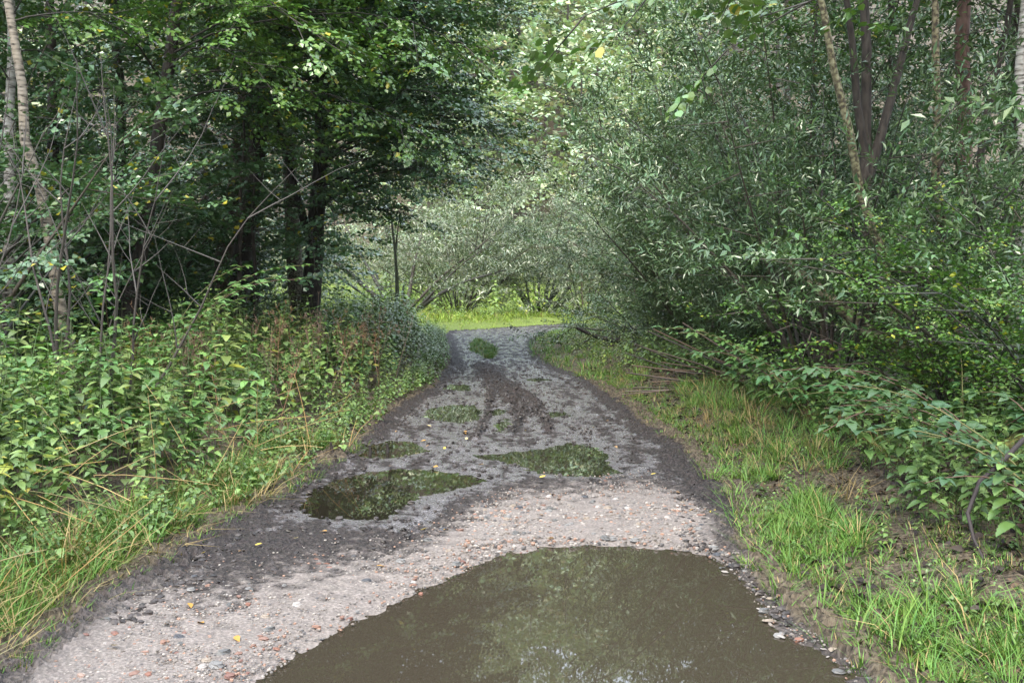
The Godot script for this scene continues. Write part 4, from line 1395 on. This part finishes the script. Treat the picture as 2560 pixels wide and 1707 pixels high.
	shrub("wild_rose", "small leaved rose thicket beside the mossy log", 4.6, 7.9, {"h": 2.3, "stems": 18, "leaf": "rose", "seed": 82, "el0": 0.95, "arch": 0.9, "gap": 0.2, "reach": 0.3, "r": 0.012, "from": 0.25, "category": "rose bush"})
	# the alder that overhangs the track from beside the viewpoint
	tree("alder_tree", "alder beside the large puddle with twigs hanging over the track", 4.4, 4.6, {"h": 9.0, "r": 0.12, "lean": Vector3(-0.4, 0, -0.3), "boughs": 10, "h0": 0.5, "aims": [[0.42, Vector3(0.5, 3.3, -6.3)], [0.42, Vector3(1.5, 3.45, -7.2)]], "crown": 4.0, "toward": 2.5, "bias": 0.75, "seed": 91, "leaf": "near", "el0": 0.3, "droop": 0.65, "gap": 0.45, "step": 0.3, "group": row})
	# beyond the bend
	var back := "willows behind the clearing"
	shrub("willow_bush", "silvery willow behind the bright clearing", -2.3, 42.0, {"h": 6.0, "stems": 24, "leaf": "grey", "seed": 101, "gap": 0.55, "scale": 2.1, "step": 0.42, "foot": 0.6, "from": 0.12, "group": back, "el0": 0.7})
	shrub("willow_bush", "dark many trunked willow behind the clearing weeds", 1.2, 43.5, {"h": 5.4, "stems": 16, "leaf": "grey", "seed": 102, "gap": 0.6, "scale": 2.1, "step": 0.42, "r": 0.09, "foot": 0.7, "from": 0.3, "group": back, "bark_color": Color(0.04, 0.035, 0.03)})
	shrub("willow_bush", "willow with thick dark leaning trunks beside the meadow gap", -4.4, 39.0, {"h": 6.0, "stems": 12, "leaf": "grey", "seed": 103, "gap": 0.6, "scale": 2.0, "step": 0.45, "r": 0.11, "foot": 0.5, "from": 0.35, "el0": 0.5, "group": back, "bark_color": Color(0.04, 0.035, 0.03)})
	shrub("willow_bush", "rounded willow where the track leaves the clearing", 5.4, 43.0, {"h": 6.0, "stems": 22, "leaf": "grey", "seed": 104, "gap": 0.6, "scale": 2.1, "step": 0.42, "foot": 0.6, "from": 0.1, "group": back})
	shrub("willow_bush", "low willow at the weedy back of the clearing", 3.0, 39.6, {"h": 3.4, "stems": 16, "leaf": "grey", "seed": 105, "gap": 0.5, "scale": 1.8, "step": 0.4, "foot": 0.5, "from": 0.05, "el0": 0.5, "group": back})
	shrub("willow_bush", "outlying willow across the meadow", -11.0, 46.0, {"h": 6.0, "stems": 16, "leaf": "grey", "seed": 106, "gap": 0.7, "scale": 2.2, "step": 0.5, "foot": 0.6, "from": 0.1, "group": back})
	tree("ash_tree", "tall pale tree behind the silvery willow", -6.5, 52.0, {"h": 13.0, "r": 0.2, "boughs": 34, "h0": 0.15, "crown": 4.2, "leaf": "pale", "seed": 107, "gap": 0.8, "step": 0.55, "scale": 2.0})
	tree("ash_tree", "tall pale tree at the foot of the hill", 6.5, 55.0, {"h": 13.0, "r": 0.2, "boughs": 34, "h0": 0.15, "crown": 4.4, "leaf": "pale", "seed": 108, "gap": 0.8, "step": 0.55, "scale": 2.0})
	# the hill
	var rg := rnd(300)
	for i in 84:
		var d := 64.0 + 80.0 * i / 83.0 + rg.randf_range(-3, 3)
		var x := ((-0.5 + 0.78 * fposmod(i * 0.618, 1.0)) if i % 2 else (-0.08 + 0.24 * fposmod(i * 0.309, 1.0))) * d
		tree("hill_tree", "pale broadleaf tree on the wooded hill beyond the clearing" if i % 6 else "yellowing broadleaf tree on the wooded hill beyond the clearing", x, d, {"h": rg.randf_range(9.0, 14.0), "r": 0.2, "boughs": 15, "h0": 0.06, "crown": rg.randf_range(4.0, 5.4), "leaf": "pale", "seed": 310 + i, "gap": 2.0, "step": 1.5, "scale": 3.2, "group": "trees on the hill"})
	# brambles
	bramble("tall bramble sprays with broad leaves arching above the nettles", -4.1, 10.6, 9, 2.6, 201, -0.3, 0.3, Color(0.1, 0.19, 0.06), 1.4)
	bramble("low bramble rooted among the nettles below the birch", -4.6, 9.2, 8, 1.9, 202, -0.5, 0.3, Color(0.09, 0.18, 0.055), 1.1)
	bramble("bramble trailing over the bank close to the grass", -3.6, 7.9, 8, 1.7, 203, -0.5, 0.3, Color(0.1, 0.19, 0.05))
	bramble("dark bramble thicket above the leaf litter behind the bent branch", 3.35, 6.3, 14, 1.9, 204, 2.6, 0.4, Color(0.05, 0.1, 0.038))
	bramble("bramble mound beside the mossy log", 3.5, 7.6, 12, 1.8, 205, 2.6, 0.4, Color(0.065, 0.135, 0.045))
	bramble("sparse bramble at the foot of the willow thicket", 3.0, 9.6, 10, 1.6, 206, 2.6, 0.4, Color(0.075, 0.15, 0.045))
	bramble("bramble clump leaning out over the dark litter", 3.1, 5.2, 9, 1.4, 207, 2.2, 0.3, Color(0.046, 0.092, 0.036))

func _ready() -> void:
	# camera
	var cam := Camera3D.new()
	cam.name = "camera"
	cam.position = Vector3(0, 1.6, 0)
	cam.rotation_degrees = Vector3(-3.53, 0, 0)
	cam.fov = 37.86
	cam.near = 0.05
	cam.far = 900.0
	add_child(cam)
	cam.current = true
	# sky, exposure
	var env := Environment.new()
	env.background_mode = Environment.BG_SKY
	var sm := ProceduralSkyMaterial.new()
	sm.sky_top_color = Color(0.84, 0.9, 0.985)
	sm.sky_horizon_color = Color(0.91, 0.94, 0.985)
	sm.sky_curve = 0.3
	sm.ground_bottom_color = Color(0.2, 0.22, 0.15)
	sm.ground_horizon_color = Color(0.4, 0.42, 0.36)
	var sky := Sky.new()
	sky.sky_material = sm
	env.sky = sky
	env.tonemap_mode = Environment.TONE_MAPPER_LINEAR
	env.tonemap_exposure = 4.3
	env.sdfgi_enabled = true
	env.ssao_enabled = true
	env.ssil_enabled = true
	env.fog_enabled = true
	env.fog_density = 0.0001
	env.fog_light_color = Color(0.9, 0.95, 0.97)
	var we := WorldEnvironment.new()
	we.name = "world"
	we.environment = env
	add_child(we)
	# the sun behind thin cloud
	var sun := DirectionalLight3D.new()
	sun.name = "sun"
	sun.light_energy = 0.5
	sun.light_angular_distance = 25.0
	sun.light_color = Color(1.0, 0.96, 0.88)
	sun.shadow_enabled = true
	sun.rotation_degrees = Vector3(-56, -18, 0)
	sun.sky_mode = DirectionalLight3D.SKY_MODE_LIGHT_ONLY
	add_child(sun)

	nz.frequency = 0.02
	nz.fractal_octaves = 4
	nz.seed = 2
	nz2.frequency = 0.02
	nz2.fractal_octaves = 3
	nz2.seed = 9
	make_materials()
	make_sprays()
	build_track()
	build_woods()
	build_nettles()
	build_grass()
	build_dead_wood()
	build_stones()
